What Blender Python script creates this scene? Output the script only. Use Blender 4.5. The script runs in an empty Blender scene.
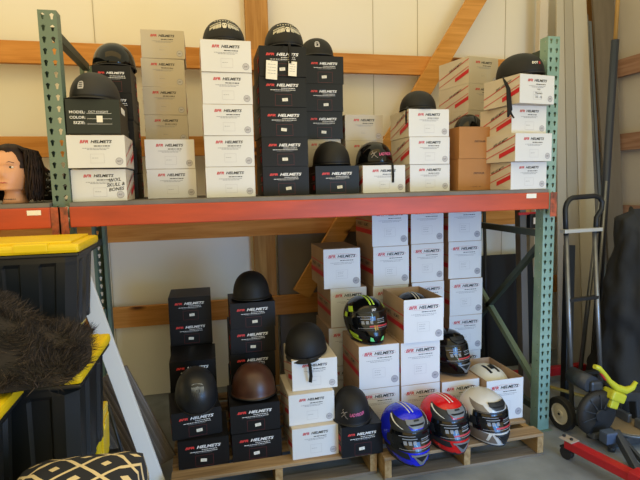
import bpy, bmesh, math, random
import numpy as np
from mathutils import Vector, Matrix, Euler, noise
random.seed(7)
PI = math.pi
sc = bpy.context.scene
COL = sc.collection

# ------------------------------------------------------------------ camera
def cam_axes(yaw, pitch, roll):
    cy, sy = math.cos(yaw), math.sin(yaw)
    fwd = Vector((sy*math.cos(pitch), cy*math.cos(pitch), -math.sin(pitch)))
    right = Vector((cy, -sy, 0)); up = right.cross(fwd)
    return right*math.cos(roll)+up*math.sin(roll), -right*math.sin(roll)+up*math.cos(roll), fwd
cr, cu, cf = cam_axes(.2322, .1126, -.0229)
cd = bpy.data.cameras.new('camera'); cam = bpy.data.objects.new('camera', cd); COL.objects.link(cam)
cd.sensor_width = 36; cd.lens = 28.125; cd.clip_start = .05
M3 = Matrix((cr, cu, -cf)).transposed().to_4x4(); M3.translation = Vector((.59, -2.5517, 1.55))
cam.matrix_world = M3
sc.camera = cam

# ------------------------------------------------------------------ light
sc.view_settings.view_transform = 'Standard'; sc.view_settings.look = 'None'
sc.view_settings.gamma = 1; sc.view_settings.exposure = 0.0
w = bpy.data.worlds.new('world'); sc.world = w; w.use_nodes = True
# the hall around: warm lit upper half, slightly dimmer below the horizon
_nt = w.node_tree; _tc = _nt.nodes.new('ShaderNodeTexCoord'); _sx = _nt.nodes.new('ShaderNodeSeparateXYZ'); _nt.links.new(_tc.outputs['Generated'], _sx.inputs[0])
_mr = _nt.nodes.new('ShaderNodeMapRange'); _mr.inputs[1].default_value = -1; _mr.inputs[2].default_value = 1; _nt.links.new(_sx.outputs[2], _mr.inputs[0])
_r = _nt.nodes.new('ShaderNodeValToRGB'); _nt.links.new(_mr.outputs[0], _r.inputs[0])
_r.color_ramp.elements[0].position = .5; _r.color_ramp.elements[1].position = .62
_r.color_ramp.elements[0].color = (.92, .64, .25, 1); _r.color_ramp.elements[1].color = (.82, .74, .46, 1)
_nt.links.new(_r.outputs[0], _nt.nodes['Background'].inputs[0]); _nt.nodes['Background'].inputs[1].default_value = 1.5
def area(name, loc, target, sx, sy, power, color, spread=180):
    l = bpy.data.lights.new(name, 'AREA'); l.shape = 'RECTANGLE'; l.size = sx; l.size_y = sy; l.energy = power; l.color = color
    l.spread = math.radians(spread)
    o = bpy.data.objects.new(name, l); COL.objects.link(o); o.location = loc
    o.rotation_euler = (Vector(target)-Vector(loc)).to_track_quat('-Z', 'Y').to_euler()
    return o
area('shop_lamp', (.3, -.85, 3.75), (.5, 1.0, 2.0), 3.4, .9, 16, (1.0, .55, .10))
area('door_daylight', (2.6, -2.9, .7), (1.8, 0, .2), 1.6, 1.1, 30, (.08, .36, 1.0), 120)
area('door_gap_daylight', (3.1, -4.4, 1.5), (1.8, 0, .5), .14, 3.0, 34, (.50, .92, 1.0))

# ------------------------------------------------------------------ materials
def lin(h):
    h = h.lstrip('#'); c = [int(h[i:i+2], 16)/255 for i in (0, 2, 4)]
    return tuple(x/12.92 if x <= .04045 else ((x+.055)/1.055)**2.4 for x in c)+(1,)
MATS = {}
def mat(name, col, rough=.6, metal=0., coat=0., var=0., scale=8., bump=0., stretch=None, spec=.5, col2=None, bscale=None):
    if name in MATS: return MATS[name]
    m = bpy.data.materials.new(name); m.use_nodes = True; nt = m.node_tree; b = nt.nodes['Principled BSDF']
    c = lin(col) if isinstance(col, str) else col
    b.inputs['Base Color'].default_value = c; b.inputs['Roughness'].default_value = rough; b.inputs['Metallic'].default_value = metal
    b.inputs['Specular IOR Level'].default_value = spec
    if coat: b.inputs['Coat Weight'].default_value = coat; b.inputs['Coat Roughness'].default_value = .04
    if var or bump or col2:
        tc = nt.nodes.new('ShaderNodeTexCoord'); mp = nt.nodes.new('ShaderNodeMapping'); nt.links.new(tc.outputs['Object'], mp.inputs[0])
        if stretch: mp.inputs['Scale'].default_value = stretch
        n = nt.nodes.new('ShaderNodeTexNoise'); n.inputs['Scale'].default_value = scale; n.inputs['Detail'].default_value = 6
        nt.links.new(mp.outputs[0], n.inputs['Vector'])
        r = nt.nodes.new('ShaderNodeValToRGB'); nt.links.new(n.outputs['Fac'], r.inputs[0])
        c2 = lin(col2) if col2 else tuple(x*(1-var) for x in c[:3])+(1,)
        r.color_ramp.elements[0].position = .35; r.color_ramp.elements[1].position = .65
        r.color_ramp.elements[0].color = c2; r.color_ramp.elements[1].color = c
        nt.links.new(r.outputs[0], b.inputs['Base Color'])
        if bump:
            bp = nt.nodes.new('ShaderNodeBump'); bp.inputs['Strength'].default_value = bump; bp.inputs['Distance'].default_value = .01
            src = n
            if bscale:
                src = nt.nodes.new('ShaderNodeTexNoise'); src.inputs['Scale'].default_value = bscale; nt.links.new(tc.outputs['Object'], src.inputs['Vector'])
            nt.links.new(src.outputs['Fac'], bp.inputs['Height']); nt.links.new(bp.outputs[0], b.inputs['Normal'])
    MATS[name] = m
    return m
def wood(name, c1, c2, axis='x', knots=True):
    m = bpy.data.materials.new(name); m.use_nodes = True; nt = m.node_tree; b = nt.nodes['Principled BSDF']
    tc = nt.nodes.new('ShaderNodeTexCoord'); mp = nt.nodes.new('ShaderNodeMapping'); nt.links.new(tc.outputs['Object'], mp.inputs[0])
    mp.inputs['Scale'].default_value = {'x': (.6, 9, 9), 'y': (9, .6, 9), 'z': (9, 9, .6)}[axis]
    n = nt.nodes.new('ShaderNodeTexNoise'); n.inputs['Scale'].default_value = 4; n.inputs['Detail'].default_value = 8; n.inputs['Distortion'].default_value = .6
    nt.links.new(mp.outputs[0], n.inputs['Vector'])
    r = nt.nodes.new('ShaderNodeValToRGB'); nt.links.new(n.outputs['Fac'], r.inputs[0])
    r.color_ramp.elements[0].position = .35; r.color_ramp.elements[1].position = .68
    r.color_ramp.elements[0].color = lin(c2); r.color_ramp.elements[1].color = lin(c1)
    last = r.outputs[0]
    if knots:
        mp2 = nt.nodes.new('ShaderNodeMapping'); nt.links.new(tc.outputs['Object'], mp2.inputs[0])
        mp2.inputs['Scale'].default_value = {'x': (2.2, 6, 6), 'y': (6, 2.2, 6), 'z': (6, 6, 2.2)}[axis]
        v = nt.nodes.new('ShaderNodeTexVoronoi'); v.inputs['Scale'].default_value = .8; nt.links.new(mp2.outputs[0], v.inputs['Vector'])
        r2 = nt.nodes.new('ShaderNodeValToRGB'); r2.color_ramp.elements[0].position = .06; r2.color_ramp.elements[1].position = .13
        r2.color_ramp.elements[0].color = (1, 1, 1, 1); r2.color_ramp.elements[1].color = (0, 0, 0, 1); nt.links.new(v.outputs['Distance'], r2.inputs[0])
        mx = nt.nodes.new('ShaderNodeMixRGB'); nt.links.new(r2.outputs[0], mx.inputs[0]); nt.links.new(last, mx.inputs[1]); mx.inputs[2].default_value = lin('#5a3318')
        last = mx.outputs[0]
    nt.links.new(last, b.inputs['Base Color']); b.inputs['Roughness'].default_value = .75; b.inputs['Specular IOR Level'].default_value = .25
    MATS[name] = m
    return m

m_white = mat('white_card', '#d6d7d7', .45, var=.05, scale=5)
m_kraft = mat('kraft_card', '#b3967a', .8, var=.12, scale=6)
m_kraftw = mat('pale_card', '#c9bfb0', .75, var=.08, scale=6)
m_brown = mat('brown_card', '#b07c48', .8, var=.08, scale=6)
m_black = mat('black_card', '#101012', .45, var=.3, scale=6, bump=.06, spec=.3)
m_blackgreen = mat('green_black_card', '#14201c', .5, var=.2, scale=6)
m_pred = mat('red_print', '#c0202a', .5); m_pblk = mat('black_print', '#1a1a1e', .5); m_pgrey = mat('grey_print', '#8d8d92', .6)
m_pwhite = mat('white_print', '#e8e8e8', .5); m_pdim = mat('dim_red_print', '#6a2424', .5)
m_paper = mat('paper', '#e6e2d4', .6); m_fade = mat('faded_print', '#b9b7ba', .6)
m_tape = mat('tape', '#d9d2c4', .2)
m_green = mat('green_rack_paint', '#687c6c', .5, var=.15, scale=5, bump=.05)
m_green_daylit = mat('green_rack_paint_daylit', '#89a89c', .45, var=.22, scale=6, col2='#6f9084', bump=.05)  # rack green for the right frame, its stronger daylight put into the colour
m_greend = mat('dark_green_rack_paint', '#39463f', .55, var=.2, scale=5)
m_orange = mat('orange_beam_paint', '#bd461f', .45, var=.12, scale=3, col2='#a43c1c', stretch=(1, 6, 6))
m_deck = mat('shelf_board_grey', '#77726c', .8, var=.3, scale=6)
m_matte = mat('matte_black', '#131314', .6, bump=.02, scale=60, spec=.35)
m_gloss = mat('gloss_black', '#050506', .10, spec=.35)
m_liner = mat('liner', '#0c0c0d', .95)
m_strap = mat('strap_webbing', '#101113', .9)
m_leather = mat('brown_leather', '#4a2c20', .38, var=.35, scale=14, bump=.15)
m_chrome = mat('chrome', '#c8c8c8', .25, metal=1.)
m_steel = mat('steel', '#8b8d8f', .4, metal=.8, var=.2, scale=10)
m_darksteel = mat('dark_steel', '#2a2d31', .45, metal=.4, var=.2, scale=10)
m_rubber = mat('rubber', '#1b1c1e', .8, bump=.1, scale=30)
m_vwhite = mat('vinyl_white', '#cfcfc8', .5)
m_visor = mat('smoked_visor', '#0a0c0f', .07, spec=.5)
m_plastic = mat('grey_plastic', '#6a6d70', .35)
m_redp = mat('red_paint', '#b01c22', .4, var=.2, scale=8)
m_yellow = mat('yellow_plastic', '#e9c714', .4, var=.06, scale=8)
m_tote = mat('black_tote_plastic', '#1c2024', .35, var=.2, scale=5)
m_pallet = wood('pallet_wood', '#a58a68', '#7b6347', 'x'); m_palletg = wood('grey_pallet_wood', '#8a7d6c', '#625649', 'x'); m_pallety = wood('pallet_wood_end', '#b09266', '#8a6c44', 'y')
m_pine = wood('pine_girt', '#c98d4a', '#b07434', 'x'); m_pinez = wood('pine_post', '#b88a50', '#9a6e3a', 'z'); m_pinedg = wood('pine_brace', '#cc9550', '#b5803e', 'x')
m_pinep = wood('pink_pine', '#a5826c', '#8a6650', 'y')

# ------------------------------------------------------------------ builders
def link(name, me, parent=None, mats=None):
    o = bpy.data.objects.new(name, me); COL.objects.link(o)
    if parent: o.parent = parent
    if mats is not None and len(me.materials) == 0:
        for m in (mats if isinstance(mats, (list, tuple)) else [mats]): me.materials.append(m)
    return o
def tag(o, label, cat=None, group=None, kind=None):
    o['label'] = label
    if cat: o['category'] = cat
    if group: o['group'] = group
    if kind: o['kind'] = kind
    return o
def thing(name, label, cat, loc, rz=0., group=None, rx=0., ry=0.):
    o = bpy.data.objects.new(name, None); COL.objects.link(o); o.location = loc; o.rotation_euler = (rx, ry, rz); o.empty_display_size = .05
    return tag(o, label, cat, group)
class B:
    """collects shapes in one mesh"""
    def __init__(s): s.bm = bmesh.new()
    def quad(s, pts, mi=0):
        f = s.bm.faces.new([s.bm.verts.new(p) for p in pts]); f.material_index = mi; return f
    def box(s, x0, x1, y0, y1, z0, z1, mi=0, bev=0., M=None):
        r = bmesh.ops.create_cube(s.bm, size=1)
        vs = r['verts']
        for v in vs:
            v.co = Vector(((x0+x1)/2+v.co.x*(x1-x0), (y0+y1)/2+v.co.y*(y1-y0), (z0+z1)/2+v.co.z*(z1-z0)))
        fs = set(f for v in vs for f in v.link_faces)
        for f in fs: f.material_index = mi
        if bev:
            es = list(set(e for v in vs for e in v.link_edges))
            rb = bmesh.ops.bevel(s.bm, geom=es, offset=bev, segments=2, affect='EDGES', profile=.6)
            vs = list(set(v for f in rb['faces'] for v in f.verts) | set(v for v in vs if v.is_valid))
        if M is not None:
            for v in vs: v.co = M @ v.co
        return s
    def tube(s, pts, r, n=10, mi=0, caps=True, closed=False):
        pts = [Vector(p) for p in pts]; rings = []
        N = len(pts)
        up = None
        for i, p in enumerate(pts):
            if closed: t = (pts[(i+1) % N]-pts[i-1]).normalized()
            else: t = (pts[min(i+1, N-1)]-pts[max(i-1, 0)]).normalized()
            if up is None:
                up = Vector((0, 0, 1)) if abs(t.z) < .9 else Vector((1, 0, 0))
            a = t.cross(up).normalized(); b_ = a.cross(t).normalized(); up = b_
            rr = r[i] if isinstance(r, (list, tuple)) else r
            rings.append([s.bm.verts.new(p+(a*math.cos(2*PI*k/n)+b_*math.sin(2*PI*k/n))*rr) for k in range(n)])
        for i in range(N if closed else N-1):
            A, C = rings[i], rings[(i+1) % N]
            for k in range(n):
                f = s.bm.faces.new((A[k], A[(k+1) % n], C[(k+1) % n], C[k])); f.material_index = mi; f.smooth = True
        if caps and not closed:
            s.bm.faces.new(rings[0][::-1]).material_index = mi; s.bm.faces.new(rings[-1]).material_index = mi
        return s
    def bar(s, p, q, w_, t_, mi=0, up=(0, 0, 1), bev=0.):
        p, q = Vector(p), Vector(q); d = (q-p); L = d.length; d.normalize(); u = Vector(up)
        a = d.cross(u).normalized(); b_ = a.cross(d).normalized()
        M = Matrix((d, a, b_)).transposed().to_4x4(); M.translation = (p+q)/2
        return s.box(-L/2, L/2, -w_/2, w_/2, -t_/2, t_/2, mi, bev, M)
    def cyl(s, c, axis, r, h, n=24, mi=0, r2=None):
        ax = Vector(axis).normalized(); c = Vector(c)
        return s.tube([c-ax*h/2, c+ax*h/2], [r, r if r2 is None else r2], n, mi)
    def grid(s, P, mi=0, wrap=False, smooth=True, flip=False):
        V = [[s.bm.verts.new(p) for p in row] for row in P]
        n = len(V[0])
        for i in range(len(V)-1):
            for k in range(n if wrap else n-1):
                q = (V[i][k], V[i][(k+1) % n], V[i+1][(k+1) % n], V[i+1][k])
                try: f = s.bm.faces.new(q[::-1] if flip else q); f.material_index = mi; f.smooth = smooth
                except ValueError: pass
        return V
    def mesh(s, name='m', norm=True, weld=False):
        if weld: bmesh.ops.remove_doubles(s.bm, verts=s.bm.verts, dist=1e-5)
        if norm: bmesh.ops.recalc_face_normals(s.bm, faces=s.bm.faces)
        me = bpy.data.meshes.new(name); s.bm.to_mesh(me); s.bm.free(); return me
    def build(s, name, mats, parent=None, **k): return link(name, s.mesh(name, **k), parent, mats)

# flat writing: 2-D filled text turned to stand upright and face the front (-Y)
TC = {}
def text2d(txt, height, width=None, shear=0., bold=0.):
    """-> (verts [(x,z)], faces) centred, as numpy/list"""
    key = (txt, height, width, shear, bold)
    if key in TC: return TC[key]
    cu_ = bpy.data.curves.new('t', 'FONT'); cu_.body = txt; cu_.size = 1; cu_.align_x = 'LEFT'; cu_.shear = shear; cu_.offset = bold; cu_.resolution_u = 2; cu_.fill_mode = 'FRONT'
    o = bpy.data.objects.new('t', cu_); COL.objects.link(o)
    dg = bpy.context.evaluated_depsgraph_get(); me = bpy.data.meshes.new_from_object(o.evaluated_get(dg))
    v = np.array([tuple(q.co)[:2] for q in me.vertices]); f = [tuple(p.vertices) for p in me.polygons]
    bpy.data.objects.remove(o); bpy.data.curves.remove(cu_); bpy.data.meshes.remove(me)
    lo, hi = v.min(0), v.max(0); v = v-(lo+hi)/2; s = height/(hi[1]-lo[1]); v[:, 1] *= s; v[:, 0] *= (width/(hi[0]-lo[0]) if width else s)
    TC[key] = (v, f); return TC[key]
def add2d(b, vf, cx, cz, y, mi=0):
    v, f = vf; V = [b.bm.verts.new((cx+p[0], y, cz+p[1])) for p in v]
    for q in f:
        try: g = b.bm.faces.new([V[i] for i in q]); g.material_index = mi
        except ValueError: pass
def rect(b, x0, x1, z0, z1, y, mi=0): b.quad([(x0, y, z0), (x1, y, z0), (x1, y, z1), (x0, y, z1)], mi)
def frame(b, x0, x1, z0, z1, t, y, mi=0):
    rect(b, x0, x1, z0, z0+t, y, mi); rect(b, x0, x1, z1-t, z1, y, mi); rect(b, x0, x0+t, z0+t, z1-t, y, mi); rect(b, x1-t, x1, z0+t, z1-t, y, mi)
def words(b, cx, cz, width, h, y, seed, mi=0):
    rr = random.Random(seed); x = cx-width/2
    while x < cx+width/2-.004:
        l = rr.uniform(.004, .014); l = min(l, cx+width/2-x); rect(b, x, x+l, cz-h/2, cz+h/2, y, mi); x += l+.0025
def disc(b, cx, cz, r0, r1, y, mi=0, n=24, sx=1.):
    for k in range(n):
        a, c = 2*PI*k/n, 2*PI*(k+1)/n
        P = [(cx+sx*r1*math.cos(a), y, cz+r1*math.sin(a)), (cx+sx*r1*math.cos(c), y, cz+r1*math.sin(c))]
        if r0 > 0: P += [(cx+(sx*r1-r1+r0)*math.cos(c), y, cz+r0*math.sin(c)), (cx+(sx*r1-r1+r0)*math.cos(a), y, cz+r0*math.sin(a))]
        else: P += [(cx, y, cz)]
        b.quad(P, mi)

# ------------------------------------------------------------------ cartons
CM = {}
def cache(key, fn):
    if key not in CM: CM[key] = fn()
    return CM[key]
def withmats(me, mats):
    for m in mats: me.materials.append(m)
    return me
def side_print(W, D, H, kind):
    """print on the left side (x = -W/2), drawn in the Y-Z plane"""
    b = B(); x = -W/2-.0006
    def R(pts, mi): b.quad([(x, p[0], p[1]) for p in pts], mi)
    y0, y1 = -D/2+.002, D/2-.002
    if kind == 'full':
        for a, c, mi in ((.62, .645, 0), (.30, .42, 0), (.445, .455, 0)): R([(y0, H*a), (y1, H*a), (y1, H*c), (y0, H*c)], mi)
        vf = text2d('HELMETS', .020, .10, .25, .01)
        for s_ in (-.055, .075):
            V = [b.bm.verts.new((x, s_-p[0]*.9, H*.53+p[1])) for p in vf[0]]
            for q in vf[1]: b.bm.faces.new([V[i] for i in q]).material_index = 1
    else:   # slanted stripes rising to the front
        def S(z_front, t, ya=y0, yb=y1, mi=0):
            k = .30
            P = [(ya, z_front-k*(ya-y0)), (yb, z_front-k*(yb-y0)), (yb, z_front-k*(yb-y0)+t), (ya, z_front-k*(ya-y0)+t)]
            P = [(p[0], max(.003, min(H-.003, p[1]))) for p in P]; R(P, mi)
        S(H*.88, .005); S(H*.60, .004); S(H*.38, .025, y0, y0+.13)
        for k in range(6): S(H*.38-.30*(.14+k*.022), .022, y0+.14+k*.022, y0+.14+k*.022+.012)
        vf = text2d('BFR HELMETS', .016, .12, .25, .01)
        V = [b.bm.verts.new((x, -.02-p[0], H*.63+.012+p[1]+p[0]*.30)) for p in vf[0]]
        for q in vf[1]: b.bm.faces.new([V[i] for i in q]).material_index = 1
    return withmats(b.mesh('side', norm=False), [m_pred, m_pblk])
def white_logo(W, H, oval):
    b = B(); y = -.0006; k = W/.255; zc = H*(.79 if not oval else .80)
    k = k*(1.4 if oval else 1.04)
    add2d(b, text2d('BFR', .0140*k, .036*k, .28, .03), -.050*k, zc, y, 0)
    add2d(b, text2d('HELMETS', .0138*k, .090*k, .28, .03), .0225*k, zc, y, 1)
    if oval: disc(b, -.001, zc, .0152, .0162, y, 0, 36, sx=6.2)
    return withmats(b.mesh('logo', norm=False), [m_pred, m_pblk])
def white_print(W, H, oval):
    b = B(); y = -.0006; k = W/.255; zc = H*(.79 if not oval else .80)
    g_ = 1.35 if oval else 1.; q_ = .004 if oval else 0
    words(b, .025*k*g_, zc-.020*g_, .07*k*g_, .0042, y, 2, 0)
    words(b, 0, zc-.030*g_, .12*k*g_, .0026, y, 3, 1); words(b, .004, zc-.036*g_, .09*k*g_, .0026, y, 5, 1)
    return withmats(b.mesh('fp', norm=False), [m_pblk, m_pgrey])
def white_label(W, H, full):
    b = B(); y = -.0006
    if full: x0, x1, z0, z1 = -.04, .035, H*.24, H*.46
    else: x0, x1, z0, z1 = -.028, .032, H*.14, H*.42
    frame(b, x0, x1, z0, z1, .0012, y, 0)
    for i, zz in enumerate((.75, .55, .3) if full else (.55,)): words(b, (x0+x1)/2-.008, z0+(z1-z0)*zz, (x1-x0)*.5, .002, y, 9+i, 1)
    return withmats(b.mesh('lf', norm=False), [m_fade, m_pgrey])
def badge(W, H, full):
    b = B(); y = -.0006; r = .017 if not full else .0215; cx = W/2-.030; cz = r+.012 if not full else r+.022
    disc(b, cx, cz, 0, r, y, 3 if full else 0); disc(b, cx, cz, r-.0022, r, y-.0002, 1)
    add2d(b, text2d('DOT', .008, .017, .1, .01), cx, cz, y-.0003, 2)
    return withmats(b.mesh('badge', norm=False), [m_fade, m_pgrey, m_pblk, mat('badge_grey', '#a3a3aa', .6)])
def black_logo(W, H):
    b = B(); y = -.0006; zc = H*.72; k = W/.255
    add2d(b, text2d('BFR', .0125*k, .046*k, .28, .045), -.068*k, zc, y, 0)
    add2d(b, text2d('HELMETS', .0155*k, .120*k, .3, .03), .026*k, zc, y, 1)
    return withmats(b.mesh('blogo', norm=False), [mat('bright_red_print', '#d23a36', .5), m_pwhite, m_black])
def black_print(W, H):
    b = B(); y = -.0006; zc = H*.72
    words(b, .028, zc-.016, .075, .003, y, 4, 0); words(b, 0, zc-.025, .135, .0028, y, 6, 0); words(b, 0, zc-.032, .09, .002, y, 8, 1)
    return withmats(b.mesh('bfp', norm=False), [m_pwhite, m_pgrey])
def black_window(W, H):
    b = B(); y = -.0006
    frame(b, -.043, .047, .006, H*.42, .0012, y, 0)
    return withmats(b.mesh('bw', norm=False), [m_pdim])
def black_side(W, D, H):
    b = B(); x = -W/2-.0008
    for y0, y1, z0, z1 in ((-D/2+.018, -D/2+.060, .16, .34), (-D/2+.018, -D/2+.075, .50, .66)):
        b.quad([(x, y0, H*z0), (x, y1, H*z0-.004), (x, y1, H*z1-.004), (x, y0, H*z1)], 0)
    for z0 in (.40, .74): b.quad([(x, -D/2+.02, H*z0), (x, -D/2+.12, H*z0-.004), (x, -D/2+.12, H*z0), (x, -D/2+.02, H*z0+.004)], 1)
    return withmats(b.mesh('bs', norm=False), [m_pred, m_pgrey])
def sticker(W, H, v):
    b = B(); rr = random.Random(v); cx = .003+rr.uniform(-.01, .01); cz = H*.24; a = rr.uniform(-.12, .12)
    pts = [(-.015, -.008), (.015, -.008), (.015, .008), (-.015, .008)]
    b.quad([(cx+p[0]*math.cos(a)-p[1]*math.sin(a), -.001, cz+p[0]*math.sin(a)+p[1]*math.cos(a)) for p in pts], 0)
    for zz in (-.003, .002): b.quad([(cx-.009, -.0013, cz+zz), (cx+.009, -.0013, cz+zz), (cx+.009, -.0013, cz+zz+.0012), (cx-.009, -.0013, cz+zz+.0012)], 1)
    return withmats(b.mesh('st', norm=False), [m_paper, m_pgrey])
def carton_body(W, D, H, mf, ms, mt, v, open_=False):
    b = B(); rr = random.Random(v)
    Hh = H-.003
    if not open_:
        b.box(-W/2, W/2, -D/2, D/2, 0, Hh, 1)
        # slight sag of the panels
        bmesh.ops.subdivide_edges(b.bm, edges=b.bm.edges[:], cuts=3, use_grid_fill=True)
        dx, dy = rr.uniform(-.0015, .001), rr.uniform(-.0015, .0005)
        for q in b.bm.verts:
            u_ = q.co.x/(W/2); w_ = q.co.y/(D/2); t_ = q.co.z/Hh
            if abs(u_) > .99: q.co.x += math.copysign(1, u_)*(-.0008+dx*(1-w_*w_)*math.sin(PI*t_))
            if w_ > .99: q.co.y += dy*(1-u_*u_)
            if t_ > .99: q.co.z -= rr.uniform(0, .0008)+.0012*(1-u_*u_)*(1-w_*w_)
        b.bm.normal_update()
        for f in b.bm.faces:
            n = f.normal
            f.material_index = 0 if n.y < -.8 else (2 if n.z > .8 else 1)
    else:
        t = .003
        b.box(-W/2, W/2, -D/2, -D/2+t, 0, Hh, 1); b.box(-W/2, W/2, D/2-t, D/2, 0, Hh, 1)
        b.box(-W/2, -W/2+t, -D/2+t, D/2-t, 0, Hh, 1); b.box(W/2-t, W/2, -D/2+t, D/2-t, 0, Hh, 1); b.box(-W/2+t, W/2-t, -D/2+t, D/2-t, 0, t, 1)
        b.bm.normal_update()
        for f in b.bm.faces:
            c = f.calc_center_median()
            f.material_index = 0 if (f.normal.y < -.8 and c.y < -D/2+.001) else 1
    return withmats(b.mesh('carton'), [mf, ms, mt])
def flaps(W, D, H, full, m):
    b = B(); Hh = H-.003
    if full:
        b.box(-W/2+.002, W/2-.002, -D/2+.002, -.001, Hh-.0004, Hh+.0016); b.box(-W/2+.002, W/2-.002, .001, D/2-.002, Hh-.0004, Hh+.0016)
    else:
        b.box(-W/2+.002, W/2-.002, -D/2+.001, D/2-.001, Hh-.0004, Hh+.0014); b.box(-.02, .02, -D/2+.0005, -D/2+.012, Hh+.0010, Hh+.0022)
    return withmats(b.mesh('flap'), [m])
NB = 0
def carton(kind, label, group, x, y, z, W=.253, D=.29, H=.152, a=0., open_=False, name='helmet_box', rx=0., ry=0., extra=None):
    """x, y, z is the front left bottom corner; a turns the box about it (degrees)"""
    global NB; NB += 1; v = NB % 5
    ar = math.radians(a)
    cx = x+math.cos(ar)*W/2-math.sin(ar)*D/2; cy = y+math.sin(ar)*W/2+math.cos(ar)*D/2
    t = thing(name, label, 'box', (cx, cy, z), ar, group, rx, ry)
    K = (kind, W, D, H)
    full = kind == 'full'
    cols = {'pale': (mat('off_white_card', '#bcb3a2', .6, var=.05, scale=5), m_kraftw, m_kraftw), 'small': (m_white, m_kraftw, m_kraftw), 'full': (m_white, m_kraft, m_kraft), 'black': (m_black,)*3, 'brown': (m_brown,)*3, 'model': (m_blackgreen, m_black, m_black)}[kind]  # pale fronts are a darker off-white than the small boxes
    link('carton', cache(K+('b', v, open_), lambda: carton_body(W, D, H, *cols, v, open_)), t)
    if not open_: link('lid_flap', cache(K+('f',), lambda: flaps(W, D, H, full, cols[2])), t)
    def part(nm, key, fn):
        o = link(nm, cache(K+key, fn), t); o.location = (0, -D/2-.0002, 0); return o
    if kind in ('small', 'full', 'pale'):
        part('logo_print', ('l',), lambda: white_logo(W, H, full)); part('fine_print', ('p',), lambda: white_print(W, H, full))
        part('label_panel', ('w',), lambda: white_label(W, H, full)); part('approval_badge', ('g',), lambda: badge(W, H, full))
        link('side_print', cache(K+('s',), lambda: side_print(W, D, H, kind)), t)
        link('side_print', cache(K+('s',), lambda: side_print(W, D, H, kind)), t).rotation_euler = (0, 0, PI)
    elif kind == 'black':
        part('logo_print', ('l',), lambda: black_logo(W, H)); part('fine_print', ('p',), lambda: black_print(W, H))
        part('label_panel', ('w',), lambda: black_window(W, H)); part('price_sticker', ('g', v), lambda: sticker(W, H, v))
        for q in (0, PI): link('side_print', cache(K+('s',), lambda: black_side(W, D, H)), t).rotation_euler = (0, 0, q)
    return t

STACKN = {}
SH = 1.49
ORD = ['bottom', 'second from bottom', 'third from bottom', 'fourth from bottom', 'fifth from bottom', 'sixth from bottom']

# ------------------------------------------------------------------ room shell
m_wall = mat('white_wall_liner', '#dcd8cc', .7, var=.04, scale=1.5)
m_sidewall = mat('grey_wall_sheet', '#b9b2a8', .8, var=.08, scale=2)
m_floor = mat('concrete', '#8b9093', .85, var=.25, scale=3, bump=.1, col2='#6c7073', bscale=60)
def struct(name, b, m, label=None):
    o = b.build(name, m); o['kind'] = 'structure'
    if label: o['label'] = label
    return o
struct('floor', B().box(-2.6, 4.1, -3.2, 1.3, -.1, 0), m_floor, 'dusty grey concrete floor under the pallets')
struct('wall_back', B().box(-2.6, 4.1, 1.26, 1.32, 0, 3.6), m_wall, 'off white lined back wall behind the rack')
struct('wall_right', B().box(4.04, 4.1, -1.6, 1.26, 0, 3.6), m_sidewall, 'grey side wall right of the rack')
b = B()
for x in (-1.3, -.06, 1.95, 2.32, 3.1): b.box(x-.002, x+.002, 1.256, 1.2605, 0, 3.6)
struct('trim_1', b, mat('seam', '#a9a08c', .8), 'thin seams in the wall liner')
GZ = [(2.365, 2.505), (1.765, 1.90), (1.175, 1.315), (.565, .71)]
for (z0, z1) in GZ:
    o = B().box(-2.6, 4.04, 1.13, 1.17, z0, z1, bev=.002).build('wall_girt', m_pine)
    tag(o, 'horizontal pine girt %s on the back wall' % {2.365: 'nearest the ceiling', 1.765: 'just above the shelf', 1.175: 'just below the orange beam', .565: 'lowest'}[z0], 'beam', 'girts on the back wall', 'structure')
for (z0, z1) in GZ:
    o = B().box(3.99, 4.03, -1.6, 1.12, z0, z1).build('wall_girt', m_pinep)
    tag(o, 'horizontal timber girt on the right wall at %.0f cm' % (z0*100), 'beam', 'girts on the right wall', 'structure')
tag(B().box(.965, 1.125, 1.172, 1.255, 0, 3.6, bev=.002).build('wall_post', m_pinez), 'upright timber wall post behind the black carton stacks', 'post', None, 'structure')
tag(B().box(3.78, 3.985, 1.172, 1.255, 0, 3.6, bev=.002).build('wall_post', m_pinez), 'timber post in the back right corner', 'post', None, 'structure')
b = B(); b.bar((2.98, 1.108, 3.3), (1.30, 1.108, .72), .04, .14, up=(0, 0, 1), bev=.002)
tag(b.build('diagonal_brace', m_pinedg), 'diagonal pine brace crossing the girts on the back wall', 'beam', None, 'structure')
b = B(); b.box(3.285, 3.36, 1.07, 1.12, 0, 3.6)
tag(b.build('conduit_post', m_kraftw), 'pale vertical batten behind the right rack upright', 'post', None, 'structure')
tag(B().box(1.145, 1.95, 1.181, 1.195, 0, 1.172).build('grey_board', mat('grey_brown_board', '#77706a', .8, var=.12, scale=3)), 'grey board standing behind the wall girts and white boxes', 'board')  # plain grey-brown board right of the wall post

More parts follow.
